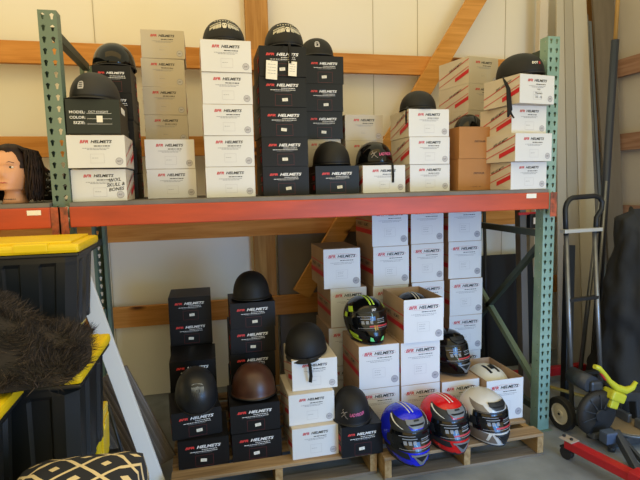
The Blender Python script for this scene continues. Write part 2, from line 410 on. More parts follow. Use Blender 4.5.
# ------------------------------------------------------------------ pallet rack
PT = 2.357; PITCH = .0508; PW = .0762
def holed_strip(b, x0, x1, zt, n, hole, M):
    """vertical strip of n cells (PITCH high) each with a hole; M maps (x, z) -> Vector"""
    cx = (x0+x1)/2; hw = (x1-x0)/2; hh = PITCH/2
    outer = [(-hw, -hh), (0, -hh), (hw, -hh), (hw, 0), (hw, hh), (0, hh), (-hw, hh), (-hw, 0)]
    for i in range(n):
        cz = zt-.038-PITCH*i
        O = [b.bm.verts.new(M(cx+p[0], cz+p[1])) for p in outer]; I = [b.bm.verts.new(M(cx+p[0], cz+p[1])) for p in hole]
        for k in range(8):
            b.bm.faces.new((O[k], O[(k+1) % 8], I[(k+1) % 8], I[k]))
TD = [(-.0045, -.013), (0, -.0145), (.0045, -.013), (.0075, .001), (.0075, .008), (0, .0125), (-.0075, .008), (-.0075, .001)]
TD = [(-.004, -.014), (0, -.0155), (.004, -.014), (.006, -.001), (.0095, .007), (0, .0135), (-.0095, .007), (-.006, -.001)]
SM = [(.004*math.cos(2*PI*k/8-PI*.75), .004*math.sin(2*PI*k/8-PI*.75)) for k in range(8)]
NR = 45
def post_mesh(front):
    b = B(); y = 0 if front else 0; s = 1 if front else -1
    Mf = lambda x, z: Vector((x, 0, z))
    holed_strip(b, 0, PW/2, PT, NR, TD, Mf); holed_strip(b, PW/2, PW, PT, NR, TD, Mf)
    for xx in (0, PW):
        Ms = lambda u_, z, xx=xx: Vector((xx, s*u_, z))
        holed_strip(b, 0, .05, PT, NR, SM, Ms); b.quad([(xx, s*.05, PT-.0126-PITCH*NR), (xx, s*.07, PT-.0126-PITCH*NR), (xx, s*.07, PT-.0126), (xx, s*.05, PT-.0126)])
    # plain ends and the return lips of the channel
    zb = PT-.0126-PITCH*NR
    for z0, z1 in ((0, zb),):
        b.quad([(0, 0, z0), (PW, 0, z0), (PW, 0, z1), (0, 0, z1)])
        for xx in (0, PW): b.quad([(xx, 0, z0), (xx, s*.07, z0), (xx, s*.07, z1), (xx, 0, z1)])
    b.quad([(0, s*.07, 0), (.018, s*.07, 0), (.018, s*.07, PT-.0126), (0, s*.07, PT-.0126)]); b.quad([(PW-.018, s*.07, 0), (PW, s*.07, 0), (PW, s*.07, PT-.0126), (PW-.018, s*.07, PT-.0126)])
    me = b.mesh('post', norm=True, weld=True); return me
BAY = 2.546; RD = .86
pf, pr = post_mesh(True), post_mesh(False)
for me in (pf, pr): me.materials.append(m_green)
def rack_frame(x, label):
    t = thing('rack_upright_frame', label, 'rack frame', (x, 0, 0), 0, 'upright frames of the pallet rack')
    for me, yy in ((pf, 0), (pr, RD)):
        if x > 1: me = me.copy(); me.materials[0] = m_green_daylit
        o = link('post', me, t); o.location = (0, yy, .004); o.scale = (1, 1, 1 if yy == 0 else .972)
        md = o.modifiers.new('s', 'SOLIDIFY'); md.thickness = .0022; md.offset = 0
        fp = B().box(-.015, PW+.015, yy-.02 if yy == 0 else yy-.09, (.09 if yy == 0 else yy+.02), 0, .004).build('foot_plate', m_green, t)
    for z0 in (2.275, 1.22, .12):
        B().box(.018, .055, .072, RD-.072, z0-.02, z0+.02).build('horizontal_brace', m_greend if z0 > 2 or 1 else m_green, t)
    for (ya, za, yb, zb) in ((.075, .27, RD-.075, .78), (.075, 1.15, RD-.075, .49), (RD-.075, 1.30, .075, 1.75), (.075, 1.78, RD-.075, 2.22)):
        if x < 1 and za > 1.2: continue
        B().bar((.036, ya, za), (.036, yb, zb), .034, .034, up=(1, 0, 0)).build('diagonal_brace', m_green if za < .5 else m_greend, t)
    return t
rack_frame(-PW, 'green perforated steel upright frame at the left end of the shelf')
rack_frame(BAY, 'green perforated steel upright frame at the right end of the shelf')
BT = 1.469
def shelf_beam(x0, x1, y, label, conns):
    s = -1 if y < .3 else 1
    t = thing('shelf_beam', label, 'shelf beam', ((x0+x1)/2, y, BT-.095), 0, 'orange load beams of the rack')
    L = x1-x0
    B().box(-L/2, L/2, -.02, .02, 0, .095, bev=.005).build('beam_rail', m_orange, t)
    for xe, d in conns:
        xx = xe-(x0+x1)/2
        b = B(); b.box(min(xx, xx+d*.042), max(xx, xx+d*.042), s*.022-.003, s*.022+.003, -.045, .095, bev=.002)
        for zz in (.07, .03, -.012): b.cyl((xx+d*.021, s*.026, zz), (0, 1, 0), .007, .004, 12)
        b.build('beam_bracket', mat('worn_orange', '#b0512f', .5, var=.5, scale=25, col2='#5d3524'), t)
    return t
shelf_beam(0.002, BAY-.002, -.03, 'long orange beam along the front edge of the shelf', ((-.004, -1), (BAY+.004, 1)))
shelf_beam(-2.3, -PW+.002-.004, -.03, 'orange beam running left from the left upright past the mannequin', ((-PW+.0, 1),))
shelf_beam(0.002, BAY-.002, RD+.03, 'orange beam along the rear edge of the shelf', ())
b = B().box(0.004, BAY-.004, -.045, RD+.045, BT, BT+.0195, bev=.002)
tag(b.build('shelf_board', m_deck), 'grey worn board carried by the long orange front beam', 'shelf board')
b = B().box(-2.3, -PW-.004, -.045, RD+.045, BT, BT+.0195, bev=.002)
tag(b.build('shelf_board', m_deck), 'grey board under the mannequin head, left of the upright', 'shelf board')
b = B(); b.box(-.078, .0, -.0615, -.0605, 0, .022); 
o = B().box(-.029, .029, -.0006, .0006, -.011, .011).build('paper_sticker', m_paper); o.location = (-.145, -.0512, 1.447); tag(o, 'small torn paper sticker on the left orange beam', 'sticker')
o = B().box(-.032, .032, -.0006, .0006, -.013, .013).build('paper_sticker', m_paper); o.location = (2.425, -.0512, 1.452); tag(o, 'white paper sticker near the right end of the orange beam', 'sticker')

# ------------------------------------------------------------------ pallets
def pallet(x0, x1, y0, y1, label, mtop, seed):
    t = thing('pallet', label, 'pallet', ((x0+x1)/2, (y0+y1)/2, 0), 0, 'wooden pallets under the rack')
    W2, D2 = (x1-x0)/2, (y1-y0)/2; rr = random.Random(seed)
    for xx in (-W2+.02, 0, W2-.02): B().box(xx-.019, xx+.019, -D2, D2, .0165, .1115, bev=.002).build('stringer', m_pallety, t)
    n = 7; pitch = (2*D2-.095)/(n-1)
    for i in range(n):
        yc = -D2+.0475+i*pitch; B().box(-W2, W2, yc-.046, yc+.046, .112, .1295, bev=.002).build('deck_board', mtop, t)
    for yc in (-D2+.0475, 0, D2-.0475): B().box(-W2, W2, yc-.046, yc+.046, 0, .016, bev=.002).build('bottom_board', m_palletg, t)
pallet(.385, 1.44, -.165, .84, 'worn wooden pallet on the floor under the black cartons', m_pallet, 1)
pallet(1.452, 2.40, -.245, .82, 'wooden pallet on the floor under the coloured full-face helmets', m_pallet, 2)

# ------------------------------------------------------------------ cartons on the shelf
h = .157
def stack(kind, desc, group, x, y, z, n, W=.253, D=.29, H=h, a=0., jit=.004, skip=(), dx=0., words_=None, lab='carton'):
    rr = random.Random(int(x*1000)+n*7); out = []
    for i in range(n):
        nm = ORD[i] if n > 1 else ''
        if n > 1 and i == n-1: nm = 'topmost'
        L = words_[i] if words_ else '%s %s, %s' % (lab, desc, nm)
        out.append(carton(kind, L, group, x+dx*i+(rr.uniform(-jit, jit) if i else 0), y+(rr.uniform(-jit, jit) if i else 0), z+H*i, W, D, H, a+(rr.uniform(-1, 1) if i else 0)))
    return out
g = 'white half-helmet boxes on the shelf'
carton('small', 'white helmet box with black handwriting, bottom left on the shelf', g, .003, .02, SH, .245)
carton('small', 'white helmet box directly under the dark green MODEL box', g, -.002+.004, -.01, SH+h, .255)
carton('model', 'dark green-black box printed MODEL COLOR SIZE', 'black helmet boxes on the shelf', .008, -.005, SH+2*h, .235, .27, .160, name='helmet_box')
stack('black', 'hidden rear stack behind the MODEL box', 'black helmet boxes on the shelf', .075, .33, SH, 5, .19, .29, .140, lab='black box in the')
stack('small', 'stack just right of the MODEL box, front pair', g, .318, .27, SH, 2, W=.256, D=.29, lab='white box in the')
stack('pale', 'six-high stack behind the front pair', g, .297, .575, SH, 6, W=.243, D=.29, H=.1605, lab='pale box in the')
stack('small', 'tall five-high stack topped by a winged-skull helmet', g, .622, .10, SH, 5, W=.253, H=.158, lab='white box in the')
stack('black', 'five-high stack with hanging price tags', 'black helmet boxes on the shelf', .922, .15, SH, 5, W=.253, H=.157, lab='black box in the')
stack('pale', 'low pair under three rear black boxes', g, 1.205, .46, SH, 2, W=.24, H=.165, lab='pale box in the')
stack('black', 'rear black stack under the silver-badge helmet', 'black helmet boxes on the shelf', 1.224, .45, SH+.330, 3, W=.236, H=.163, lab='black box in the', dx=.004)
carton('black', 'single black box carrying the plain matte dome helmet', 'black helmet boxes on the shelf', 1.215, .165, SH, .253, .265, .157)
stack('pale', 'rear three-high stack behind the glossy lettered helmet', g, 1.485, .475, SH, 3, W=.25, H=.160, lab='pale box in the')
carton('small', 'single white box under the glossy helmet with pink lettering', g, 1.488, .16, SH, .257, .285, .157)
stack('small', 'stack under the visored helmet with dangling strap', g, 1.778, .17, SH, 3, W=.253, H=.158, lab='white striped box in the', dx=-.002)
for i in range(2): carton('brown', ('lower' if i == 0 else 'upper')+' plain brown carton of the pair right of the white stack', 'brown cartons on the shelf', 2.085-.004*(1-i), .16, SH+.187*i, .25, .20, .187)
stack('pale', 'rear stack above the brown cartons', g, 2.31, .45, SH, 5, W=.25, D=.30, H=.171, a=12, lab='striped box in the')
JW = ['white box at the right end of the shelf, standing on the shelf board', 'white box second up in the right end stack', 'white box third up in the right end stack', 'white box with handwriting, topmost beside the right upright']
for i, (xx, yy, a) in enumerate(((2.300, -.035, 2), (2.290, -.085, 6), (2.298, -.035, 4), (2.300, -.10, 9))):
    carton('small', JW[i], g, xx, yy, SH+h*i, (.238, .255, .236, .250)[i], .285 if i % 2 else .29, h, a)

# writing only some boxes carry
def note(name, label, lines, x, y, z, hgt, m, rz=0, sp=.018, slant=.1, widths=None, up=0.):
    b = B()
    for i, s in enumerate(lines): add2d(b, text2d(s, hgt, widths[i] if widths else None, .2, 0), 0, -i*sp, 0)
    return b, name
def find(prefix):
    for o in bpy.data.objects:
        if o.get('label', '').startswith(prefix): return o
def write(target, nm, lines, cx, cz, hgt, m, sp, bold=0., shear=.2, rot=0., widths=None, D=.29):
    b = B()
    for i, s in enumerate(lines): add2d(b, text2d(s, hgt, widths[i] if widths else None, shear, bold), 0, -i*sp, 0)
    o = b.build(nm, m, target, norm=False); o.location = (cx, -D/2-.0014, cz); o.rotation_euler = (0, rot, 0); return o
write(find('white helmet box with black handwriting'), 'handwriting', ['W/XL', 'SKULL &', 'BONES'], .072, .100, .016, m_pblk, .022, .012, .3, -.1)
write(find('white box with handwriting, topmost'), 'handwriting', ['Large', 'Phantom', 'XX - XL'], .01, .078, .010, m_pblk, .021, .0, .3, 0., D=.285)
mb = find('dark green-black box printed')
b = B()
for i, s in enumerate(('MODEL:', 'COLOR:', 'SIZE:')):
    add2d(b, text2d(s, .0125, .068 if i < 2 else .050, 0, .012), -.068+(-.0 if i < 2 else .006), .108-i*.024, 0)
    rect(b, -.028, .080, .1015-i*.024, .1027-i*.024, 0)
add2d(b, text2d('DCT KNIGHT', .009, .085, 0, .0), .024, .110, 0)
o = b.build('printed_form', m_pwhite, mb, norm=False); o.location = (0, -.1364, -.01)
b = B(); rect(b, .014, .040, .052, .082, 0); o = b.build('price_sticker', m_paper, mb, norm=False); o.location = (0, -.1372, 0)
b = B(); b.quad([(.1182, -.10, .10), (.1182, .02, .10), (.1182, .02, .128), (.1182, -.10, .128)]); b.build('side_label', m_paper, mb, norm=False)
for nmx in ('lower plain brown', 'upper plain brown'):
    t = find(nmx)
    write(t, 'printed_name', ['DETOUR'], .01, .10, .011, m_pblk, 0, .012, .15, widths=[.07], D=.20)
    if nmx.startswith('lower'): write(t, 'size_marks', ['S    GLOSS BLK    AAA'], -.01, .02, .005, m_pblk, 0, .0, 0, D=.20)
for lab, seed in (('striped box in the rear stack above the brown cartons, topmost', 1),):
    pass

# ------------------------------------------------------------------ cartons on the pallets
PZ = .13; FH = .2535; FW = .243; FD = .33
gb = 'black helmet boxes on the left pallet'; gw = 'white helmet boxes on the left pallet'; gf = 'white full-face helmet boxes on the right pallet'
stack('black', 'rearmost column at the left, under three visible boxes', gb, .365, .56, PZ, 5, W=.255, D=.27, H=.15, lab='black box in the')
stack('black', 'middle column at the left, behind the smeared helmet', gb, .378, .26, PZ, 3, W=.256, D=.285, H=.15, lab='black box in the')
carton('black', 'black box at the left front corner of the left pallet', gb, .418, -.07, PZ, .255, .29, .15, 0)
carton('black', 'crushed tilted black box under the helmet with the white smear', gb, .395, -.055, PZ+.15, .25, .27, .142, 6, rx=0.0)
stack('black', 'column under the flared black helmet', gb, .712, .285, PZ, 5, W=.26, D=.285, H=.15, lab='black box in the', dx=.002)
carton('black', 'black box on the pallet below the brown leather helmet, lower', gb, .688, -.075, PZ, .257, .31, .15, 0)
carton('black', 'black box directly under the brown leather helmet', gb, .684, -.07, PZ+.15, .257, .29, .15, 0)
carton('small', 'white box standing on the pallet, lowest of three under the visor cap', gw, .99, -.135, PZ, .247, .30, .168, 0)
carton('small', 'white box in the middle of three under the visor cap', gw, .983, -.10, PZ+.168, .245, .30, .168, 0)
carton('small', 'white box directly under the matte helmet with the leather strap', gw, 1.012, -.06, PZ+.336, .245, .30, .168, -1)
carton('black', 'black box alone on the pallet under the helmet with pink lettering', gb, 1.239, -.19, PZ, .226, .215, .168, 0)
def fs(desc, x, y, n, z=PZ, W=FW, top=None, group=gf, D=FD, a=0, jit=.007, off=None):
    rr = random.Random(int(x*100)); r = []
    for i in range(n):
        r.append(carton('full', 'tall white box %s, %s' % (desc, 'topmost' if i == n-1 else ORD[i]), group, x+(off[i] if off else (rr.uniform(-jit, jit) if i else 0)), y+(rr.uniform(-jit, jit) if i else 0), z+FH*i, W, D, FH, a+(rr.uniform(-1.2, 1.2) if i and jit > .005 else 0)))
    return r
fs('in the two-high column under the lime green helmet', 1.412, .045, 2, jit=.002)
fs('in the column below the open box with the striped helmet', 1.660, .03, 2, jit=.002)
carton('full', 'open white box with a black and white helmet inside', gf, 1.672, .015, PZ+2*FH, FW, FD, FH, 0, open_=True)
fs('in the rear column left of the tallest columns', 1.330, .44, 4, D=.35, W=.240, off=[0, .01, .028, -.014])
bpy.data.objects.remove
fs('in the tallest rear column, left one', 1.632, .42, 5, D=.34, W=.242, jit=.005)
fs('in the tallest rear column, middle one', 1.907, .445, 5, D=.31, W=.236, a=2.5, jit=.003)
fs('in the tallest rear column, right one', 2.19, .47, 5, D=.33, W=.243)
carton('full', 'white box under the black full-face helmet', gf, 1.908, .015, PZ, .243, .33, FH, 0)
qb = carton('full', 'open white box on the floor pallet with a white helmet inside', gf, 2.162, -.045, PZ, .243, .36, FH, 0, open_=True)
b = B().box(-.12, -.02, 0, .0025, 0, .045); o = b.build('flap', m_kraftw, qb); o.location = (0, .18, FH-.003); o.rotation_euler = (-.9, 0, 0)

# ------------------------------------------------------------------ helmets
def half_pt(a, b_, c, phi, el, off=0.):
    """phi 0 = front (-Y), el elevation"""
    e = 2.25; ce, se = math.cos(el), math.sin(el)
    k = (abs(ce)**e+abs(se)**e)**(-1/e)
    n = Vector((math.sin(phi)*ce/a, -math.cos(phi)*ce/b_, se/c)).normalized()
    return Vector((a*ce*k*math.sin(phi), -b_*ce*k*math.cos(phi), c*se*k))+n*off
def wrap_text(b, vf, surf, phi0, el0, a, c, off, mi=0, rot=0.):
    v, f = vf; V = []
    for p in v:
        x, z = p[0]*math.cos(rot)-p[1]*math.sin(rot), p[0]*math.sin(rot)+p[1]*math.cos(rot)
        el = el0+z/c; V.append(b.bm.verts.new(surf(phi0+x/(a*max(.3, math.cos(el))), el, off)))
    for q in f:
        try: g = b.bm.faces.new([V[i] for i in q]); g.material_index = mi
        except ValueError: pass
def poly_wrap(b, pts, surf, phi0, el0, a, c, off, mi=0):
    wrap_text(b, (pts, [tuple(range(len(pts)))]), surf, phi0, el0, a, c, off, mi)
def half_helmet(label, x, y, z, rz=0., rx=0., ry=0., size=(.112, .138, .135), cut=(0., -.12), brim=None, m=None, decal=None, strap=None, visor=None, group=None, name='half_helmet', trim=None):
    a, b_, c = size; m = m or m_matte
    t = thing(name, label, 'helmet', (x, y, z), math.radians(rz), group, math.radians(rx), math.radians(ry))
    N, R_ = 56, 14
    zoff = -min(half_pt(a, b_, c, 0, q)[2] for q in cut)
    if brim: zoff += brim[1]
    zoff += .004
    sf = lambda p, e_, o=0.: half_pt(a, b_, c, p, e_, o)+Vector((0, 0, zoff))
    def ecut(p):
        s = (1-math.cos(p))/2
        return cut[0]+(cut[1]-cut[0])*(min(1, s*1.7)**2*(3-2*min(1, s*1.7)))
    b = B(); rows = []
    if brim:   # flared skirt
        for k in range(5, 0, -1):
            u_ = k/5
            rows.append([sf(2*PI*i/N, ecut(2*PI*i/N), brim[0]*u_**1.5)+Vector((0, 0, -brim[1]*u_)) for i in range(N)])
    for j in range(R_):
        rows.append([sf(2*PI*i/N, ecut(2*PI*i/N)+(PI/2*.985-ecut(2*PI*i/N))*(j/(R_-1))) for i in range(N)])
    V = b.grid(rows, 0, wrap=True)
    b.bm.faces.new(V[-1]).smooth = True
    o = b.build('shell', m, t)
    md = o.modifiers.new('s', 'SOLIDIFY'); md.thickness = .005; md.offset = -1
    edge = rows[0]
    B().tube(edge, .0042, 8, closed=True).build('edge_trim', trim or mat('trim_black', '#0b0b0c', .5), t)
    b = B(); L = []
    for j in range(8):
        L.append([sf(2*PI*i/32, ecut(2*PI*i/32)+.02+(PI/2*.97-ecut(2*PI*i/32))*(j/7), -.012) for i in range(32)])
    V = b.grid(L, 0, wrap=True); b.bm.faces.new(V[-1]); b.bm.faces.new(V[0][::-1])
    b.build('liner', m_liner, t)
    if decal: decal(t, sf, a, c)
    if visor:
        b = B(); P = []
        for j in range(5):
            P.append([sf(p, ecut(p)+visor[1]*.6, .001+j/4*visor[0]*max(.0, math.cos(p/ (visor[2]/90*PI/2) * (PI/2) if 0 else p*PI/2/visor[2]))**.6)+Vector((0, 0, -j/4*visor[3])) for p in np.linspace(-visor[2], visor[2], 25)])
        b.grid(P); o = b.build('visor', m, t); md = o.modifiers.new('s', 'SOLIDIFY'); md.thickness = .0035
    if strap:
        for pts, w_ in strap:
            b = B(); P = [Vector(p) for p in pts]
            for p, q in zip(P[:-1], P[1:]): b.bar(p, q+(q-p)*.05, w_, .003, up=(0, 1, 0.01) if 1 else (1, 0, 0), bev=.0008)
            b.build('chin_strap', m_strap, t)
    return t
def tubes_rot(t): pass
def d_plate(dx=0., dz=.0, mname=None):
    def f(t, sf, a, c):
        b = B()
        pts = [(-.013, -.02), (.013, -.02), (.015, -.006), (.012, .012), (.006, .019), (-.006, .019), (-.012, .012), (-.015, -.006)]
        poly_wrap(b, [(p[0]+dx, p[1]+dz) for p in pts], sf, 0, .50, a, c, .0014, 0)
        for zz in (-.012, -.002, .008): poly_wrap(b, [(dx-.009, dz+zz), (dx+.009, dz+zz), (dx+.007, dz+zz+.004), (dx-.007, dz+zz+.004)], sf, 0, .50, a, c, .0020, 1)
        b.build('badge', [m_fade, m_darksteel], t, norm=False)
    return f
def d_wings(t, sf, a, c):
    b = B(); rr = random.Random(5)
    # small skull in the middle
    poly_wrap(b, [(-.011, -.004), (-.007, -.016), (.007, -.016), (.011, -.004), (.013, .008), (.008, .018), (-.008, .018), (-.013, .008)], sf, 0, .56, a, c, .0012, 0)
    for s in (-1, 1):
        poly_wrap(b, [(s*.003, .001), (s*.009, .001), (s*.008, .008), (s*.004, .007)], sf, 0, .56, a, c, .0018, 1)
        for k in range(9):   # feathers
            x0 = .016+k*.0072; l = .030-.002*k+rr.uniform(-.004, .004)
            z0 = .014-.0026*k
            poly_wrap(b, [(s*x0, z0), (s*(x0+.0052), z0-.002), (s*(x0+.004+.003), z0-l), (s*(x0+.001), z0-l*.8)], sf, 0, .56, a, c, .0012, 0)
            poly_wrap(b, [(s*(x0-.002), z0+.012), (s*(x0+.004), z0+.010), (s*(x0+.003), z0+.003), (s*(x0-.001), z0+.005)], sf, 0, .56, a, c, .0012, 0)
    for k in range(8):
        x0 = -.05+k*.0135
        poly_wrap(b, [(x0, .030), (x0+.008, .030), (x0+.007, .039), (x0+.001, .037)], sf, 0, .59, a, c, .0012, 0)
    b.build('winged_skull_print', [mat('skull_grey', '#c9c4b4', .6), m_matte], t, norm=False)
def d_rider(phi0, el0=.35, sc_=1.):
    def f(t, sf, a, c):
        b = B(); rr = random.Random(3)
        wrap_text(b, text2d('LADYRIDER', .017*sc_, .082*sc_, .3, .02), sf, phi0+.22, el0, a, c, .0014, 0, rot=.05)
        # little skeleton figure made of strokes
        S = [(-.055, .014, -.049, .020), (-.052, .012, -.046, -.004), (-.050, .008, -.062, -.004), (-.050, .006, -.040, .000), (-.046, -.004, -.056, -.014), (-.046, -.004, -.038, -.016), (-.056, -.014, -.062, -.022), (-.038, -.016, -.028, -.022), (-.03, .012, -.044, .006)]
        for x0, z0, x1, z1 in S:
            dx, dz = x1-x0, z1-z0; L = math.hypot(dx, dz); nx, nz = -dz/L*.0011, dx/L*.0011
            poly_wrap(b, [(x0+nx, z0+nz), (x0-nx, z0-nz), (x1-nx, z1-nz), (x1+nx, z1+nz)], sf, phi0, el0, a, c, .0016, 1)
        b.build('lettering', [mat('pink_print', '#c85a86', .4), mat('bone_print', '#9c938c', .5)], t, norm=False)
    return f
def d_smear(t, sf, a, c):
    b = B(); rr = random.Random(11)
    for k in range(11):
        x0 = -.030+k*.0056; top = .026-abs(k-5)*.002; l = (.030, .045, .062, .05, .075, .06, .085, .055, .068, .045, .03)[k]
        poly_wrap(b, [(x0, top), (x0+.0045, top), (x0+.004, top-l*.5), (x0+.0018+.0006, top-l)], sf, -.05, .92, a, c, .0013, 0)
    poly_wrap(b, [(-.03, .026), (.028, .024), (.022, .034), (-.004, .042), (-.02, .036)], sf, -.05, .92, a, c, .0013, 0)
    b.build('smeared_paint', mat('smear_white', '#8d8f8a', .6, var=.4, scale=60), t, norm=False)
def d_side(phi0):
    def f(t, sf, a, c):
        b = B()
        wrap_text(b, text2d('DOT', .015, .034, .3, .03), sf, phi0, .42, a, c, .0013, 0)
        poly_wrap(b, [(.018, -.008), (.030, -.008), (.033, .008), (.021, .008)], sf, phi0, .42, a, c, .0013, 1)
        b.build('badge', [m_paper, m_redp], t, norm=False)
    return f
gh = 'half helmets on the shelf stacks'
TOP5 = SH+5*.158
half_helmet('matte black helmet with winged skull print on the tall white stack', .752, .26, TOP5+.001, 0, size=(.112, .135, .128), cut=(.02, -.05), decal=d_wings, group=gh)
half_helmet('matte black helmet with winged skull print above hanging price tags', 1.080, .285, SH+5*.157+.001, 2, size=(.108, .135, .138), cut=(.0, -.06), decal=d_wings, group=gh, strap=[([(.0, -.135, .02), (.004, -.146, -.03), (.0, -.152, -.09)], .014)])
half_helmet('matte black helmet with small silver badge on the rear black stack', 1.338, .60, SH+.330+3*.163+.001, -4, size=(.107, .13, .118), cut=(.05, 0), decal=d_plate(-.012, .0), group=gh, brim=(.012, .012))
half_helmet('dark grey visored cap helmet on the MODEL box', .113, .155, SH+2*h+.161, -12, size=(.113, .135, .142), cut=(.06, 0), decal=d_plate(-.015, -.006), group=gh, m=mat('charcoal_shell', '#202022', .6, bump=.02, scale=60), visor=(.05, .0, 1.25, .012))
half_helmet('glossy black helmet behind the visored cap helmet', .165, .475, SH+5*.140+.001, 12, size=(.112, .130, .135), cut=(.0, -.05), m=m_gloss, group=gh)
half_helmet('plain matte black dome helmet on the single black box', 1.345, .31, SH+.158, 0, size=(.108, .135, .138), cut=(.02, -.02), group=gh)
half_helmet('glossy black helmet with pink lettering on the single white box', 1.610, .315, SH+.158, 10, size=(.105, .130, .132), cut=(.0, -.05), m=m_gloss, decal=d_rider(-.12, .40), group=gh, strap=[([(.025, -.128, .008), (.028, -.165, -.004), (.030, -.168, -.055), (.030, -.166, -.10)], .014)])
half_helmet('matte black visored helmet with chin strap on the three-high stack', 1.900, .33, SH+3*.158+.001, -25, size=(.110, .130, .120), cut=(.06, -.02), group=gh, visor=(.05, .0, 1.1, .012), strap=[([(-.055, -.120, .02), (-.06, -.172, .0), (-.062, -.176, -.05), (-.06, -.172, -.085)], .016)])
half_helmet('matte black helmet with red and white side badge at the right upright', 2.420, .075, SH+4*h+.001, 28, size=(.108, .138, .128), cut=(.02, -.10), decal=d_side(-.50), group=gh)
gh2 = 'helmets standing on the cartons of the left pallet'
half_helmet('black flared steel-pot style helmet on the column of black boxes', .860, .415, PZ+5*.15+.001, 0, size=(.108, .128, .142), cut=(.04, .0), brim=(.010, .012), group=gh2)
half_helmet('brown leather covered helmet at the front of the left pallet', .822, .075, PZ+.301, 4, size=(.116, .137, .142), cut=(.06, -.02), brim=(.007, .012), m=m_leather, group=gh2)
half_helmet('black helmet with a smeared white print on the crushed black box', .520, .06, PZ+.32, 6, 28, 0, size=(.108, .135, .145), cut=(.02, -.10), m=mat('satin_black', '#1c1e21', .38, bump=.02, scale=50), decal=d_smear, group=gh2)
half_helmet('matte black helmet with a pale leather strap on the white boxes', 1.115, .065, PZ+.505+.008, -22, 10, 0, size=(.112, .138, .135), cut=(.02, -.06), group=gh2, visor=(.022, .0, 1.0, .01), strap=[([(.035, -.135, .022), (.05, -.165, -.01), (.052, -.168, -.06), (.045, -.160, -.10)], .018)])
half_helmet('matte black helmet with pink lettering on the single front black box', 1.325, -.075, PZ+.169, -6, 6, 0, size=(.098, .120, .135), cut=(.0, -.08), decal=d_rider(-.10, .36, .95), group=gh2, brim=(.006, .01))

# hanging straps and tags
def ribbon(nm, label, cat, pts, w_, m, th=.003, up=(0, 1, .01)):
    b = B(); P = [Vector(p) for p in pts]
    for p, q in zip(P[:-1], P[1:]): b.bar(p, q+(q-p)*.04, w_, th, up=up, bev=th*.2)
    return b
t = find('matte black helmet with red and white side badge')
def ear(t, pts, ws, nm='ear_flap'):
    """tapering soft flap hanging down from the shell, built in the helmet's own frame"""
    b = B(); Mi = (Matrix.Translation(t.location) @ t.rotation_euler.to_matrix().to_4x4()).inverted()
    P = [[], []]; L = []; 
    for (p, w_) in zip(pts, ws):
        p = Vector(p); L.append([Mi @ (p+Vector((-w_/2, 0, 0))), Mi @ (p+Vector((-w_/4, -.006, 0))), Mi @ (p+Vector((w_/4, -.006, 0))), Mi @ (p+Vector((w_/2, 0, 0)))])
    b.grid(L); o = b.build(nm, m_strap, t); md = o.modifiers.new('s', 'SOLIDIFY'); md.thickness = .005; return o
ear(t, [(2.315, .03, 2.125), (2.295, .0, 2.085), (2.282, -.025, 2.05), (2.275, -.04, 1.99), (2.272, -.055, 1.93), (2.258, -.06, 1.89)], [.075, .05, .030, .030, .034, .012])
ear(t, [(2.272, -.05, 1.93), (2.280, -.055, 1.91), (2.295, -.058, 1.885)], [.014, .014, .010], 'chin_strap')
t = find('matte black helmet with winged skull print above')
for (px_, pz_, w_, h_, nm, lab) in ((-.100, -.135, .060, .095, 'price_tag', 'larger cream tag'), (.012, -.125, .045, .075, 'price_tag', 'smaller white tag')):
    b = B(); b.box(-w_/2, w_/2, -.0006, .0006, -h_/2, h_/2)
    o = b.build(nm, m_paper, t); o.location = (px_, -.151, pz_+.005); o.rotation_euler = (0, .06, 0)
    b = B(); rr = random.Random(4)
    for k in range(4): words(b, 0, h_*.3-k*h_*.16, w_*.7, .002, -.0012, k+20)
    o2 = b.build('tag_print', m_pgrey, o, norm=False)
    B().tube([(px_*.3, -.140, .0), (px_*.7, -.149, -.04), (px_, -.151, pz_+h_/2)], .001, 5).build('tag_string', m_strap, t)
# helmet mostly hidden behind the brown cartons
half_helmet('glossy black helmet peeking out above the brown cartons', 2.300, .43, SH+.33, 0, size=(.115, .10, .21), cut=(.3, .3), m=m_gloss, group=gh)

# ---- full-face helmets: one outline, patches of it for visor, vents and graphics
FA, FB_ = .122, .150
def full_sec(z):
    """half width, front reach, back reach at height z (0 = eye line)"""
    if z >= 0:
        k = max(1e-5, 1-(min(z, .1299)/.13)**2.25)**(1/2.25); return .122*k, .142*k, .150*k
    s = min(1, -z/.13)
    return .122-.040*s**1.7, .142+.030*math.sin(PI*min(1, s*.75))-.004*s**3, .150-.055*s**1.5
def full_pt(t, z, off=0.):
    """t azimuth from the front, z height"""
    def P(t, z):
        w_, f, b_ = full_sec(z); e = 2/2.15; st, ct = math.sin(t), math.cos(t)
        r = (abs(st)**2.15+abs(ct)**2.15)**(-1/2.15)
        return Vector((w_*st*r, -(f if ct > 0 else b_)*ct*r, z))
    p = P(t, z)
    if off:
        d1 = P(t+.02, z)-P(t-.02, z); zz = min(z, .1285); d2 = P(t, zz+.0012)-P(t, zz-.0012); n = d1.cross(d2)
        if n.length > 1e-12:
            n.normalize(); p = p+n*off
    return p
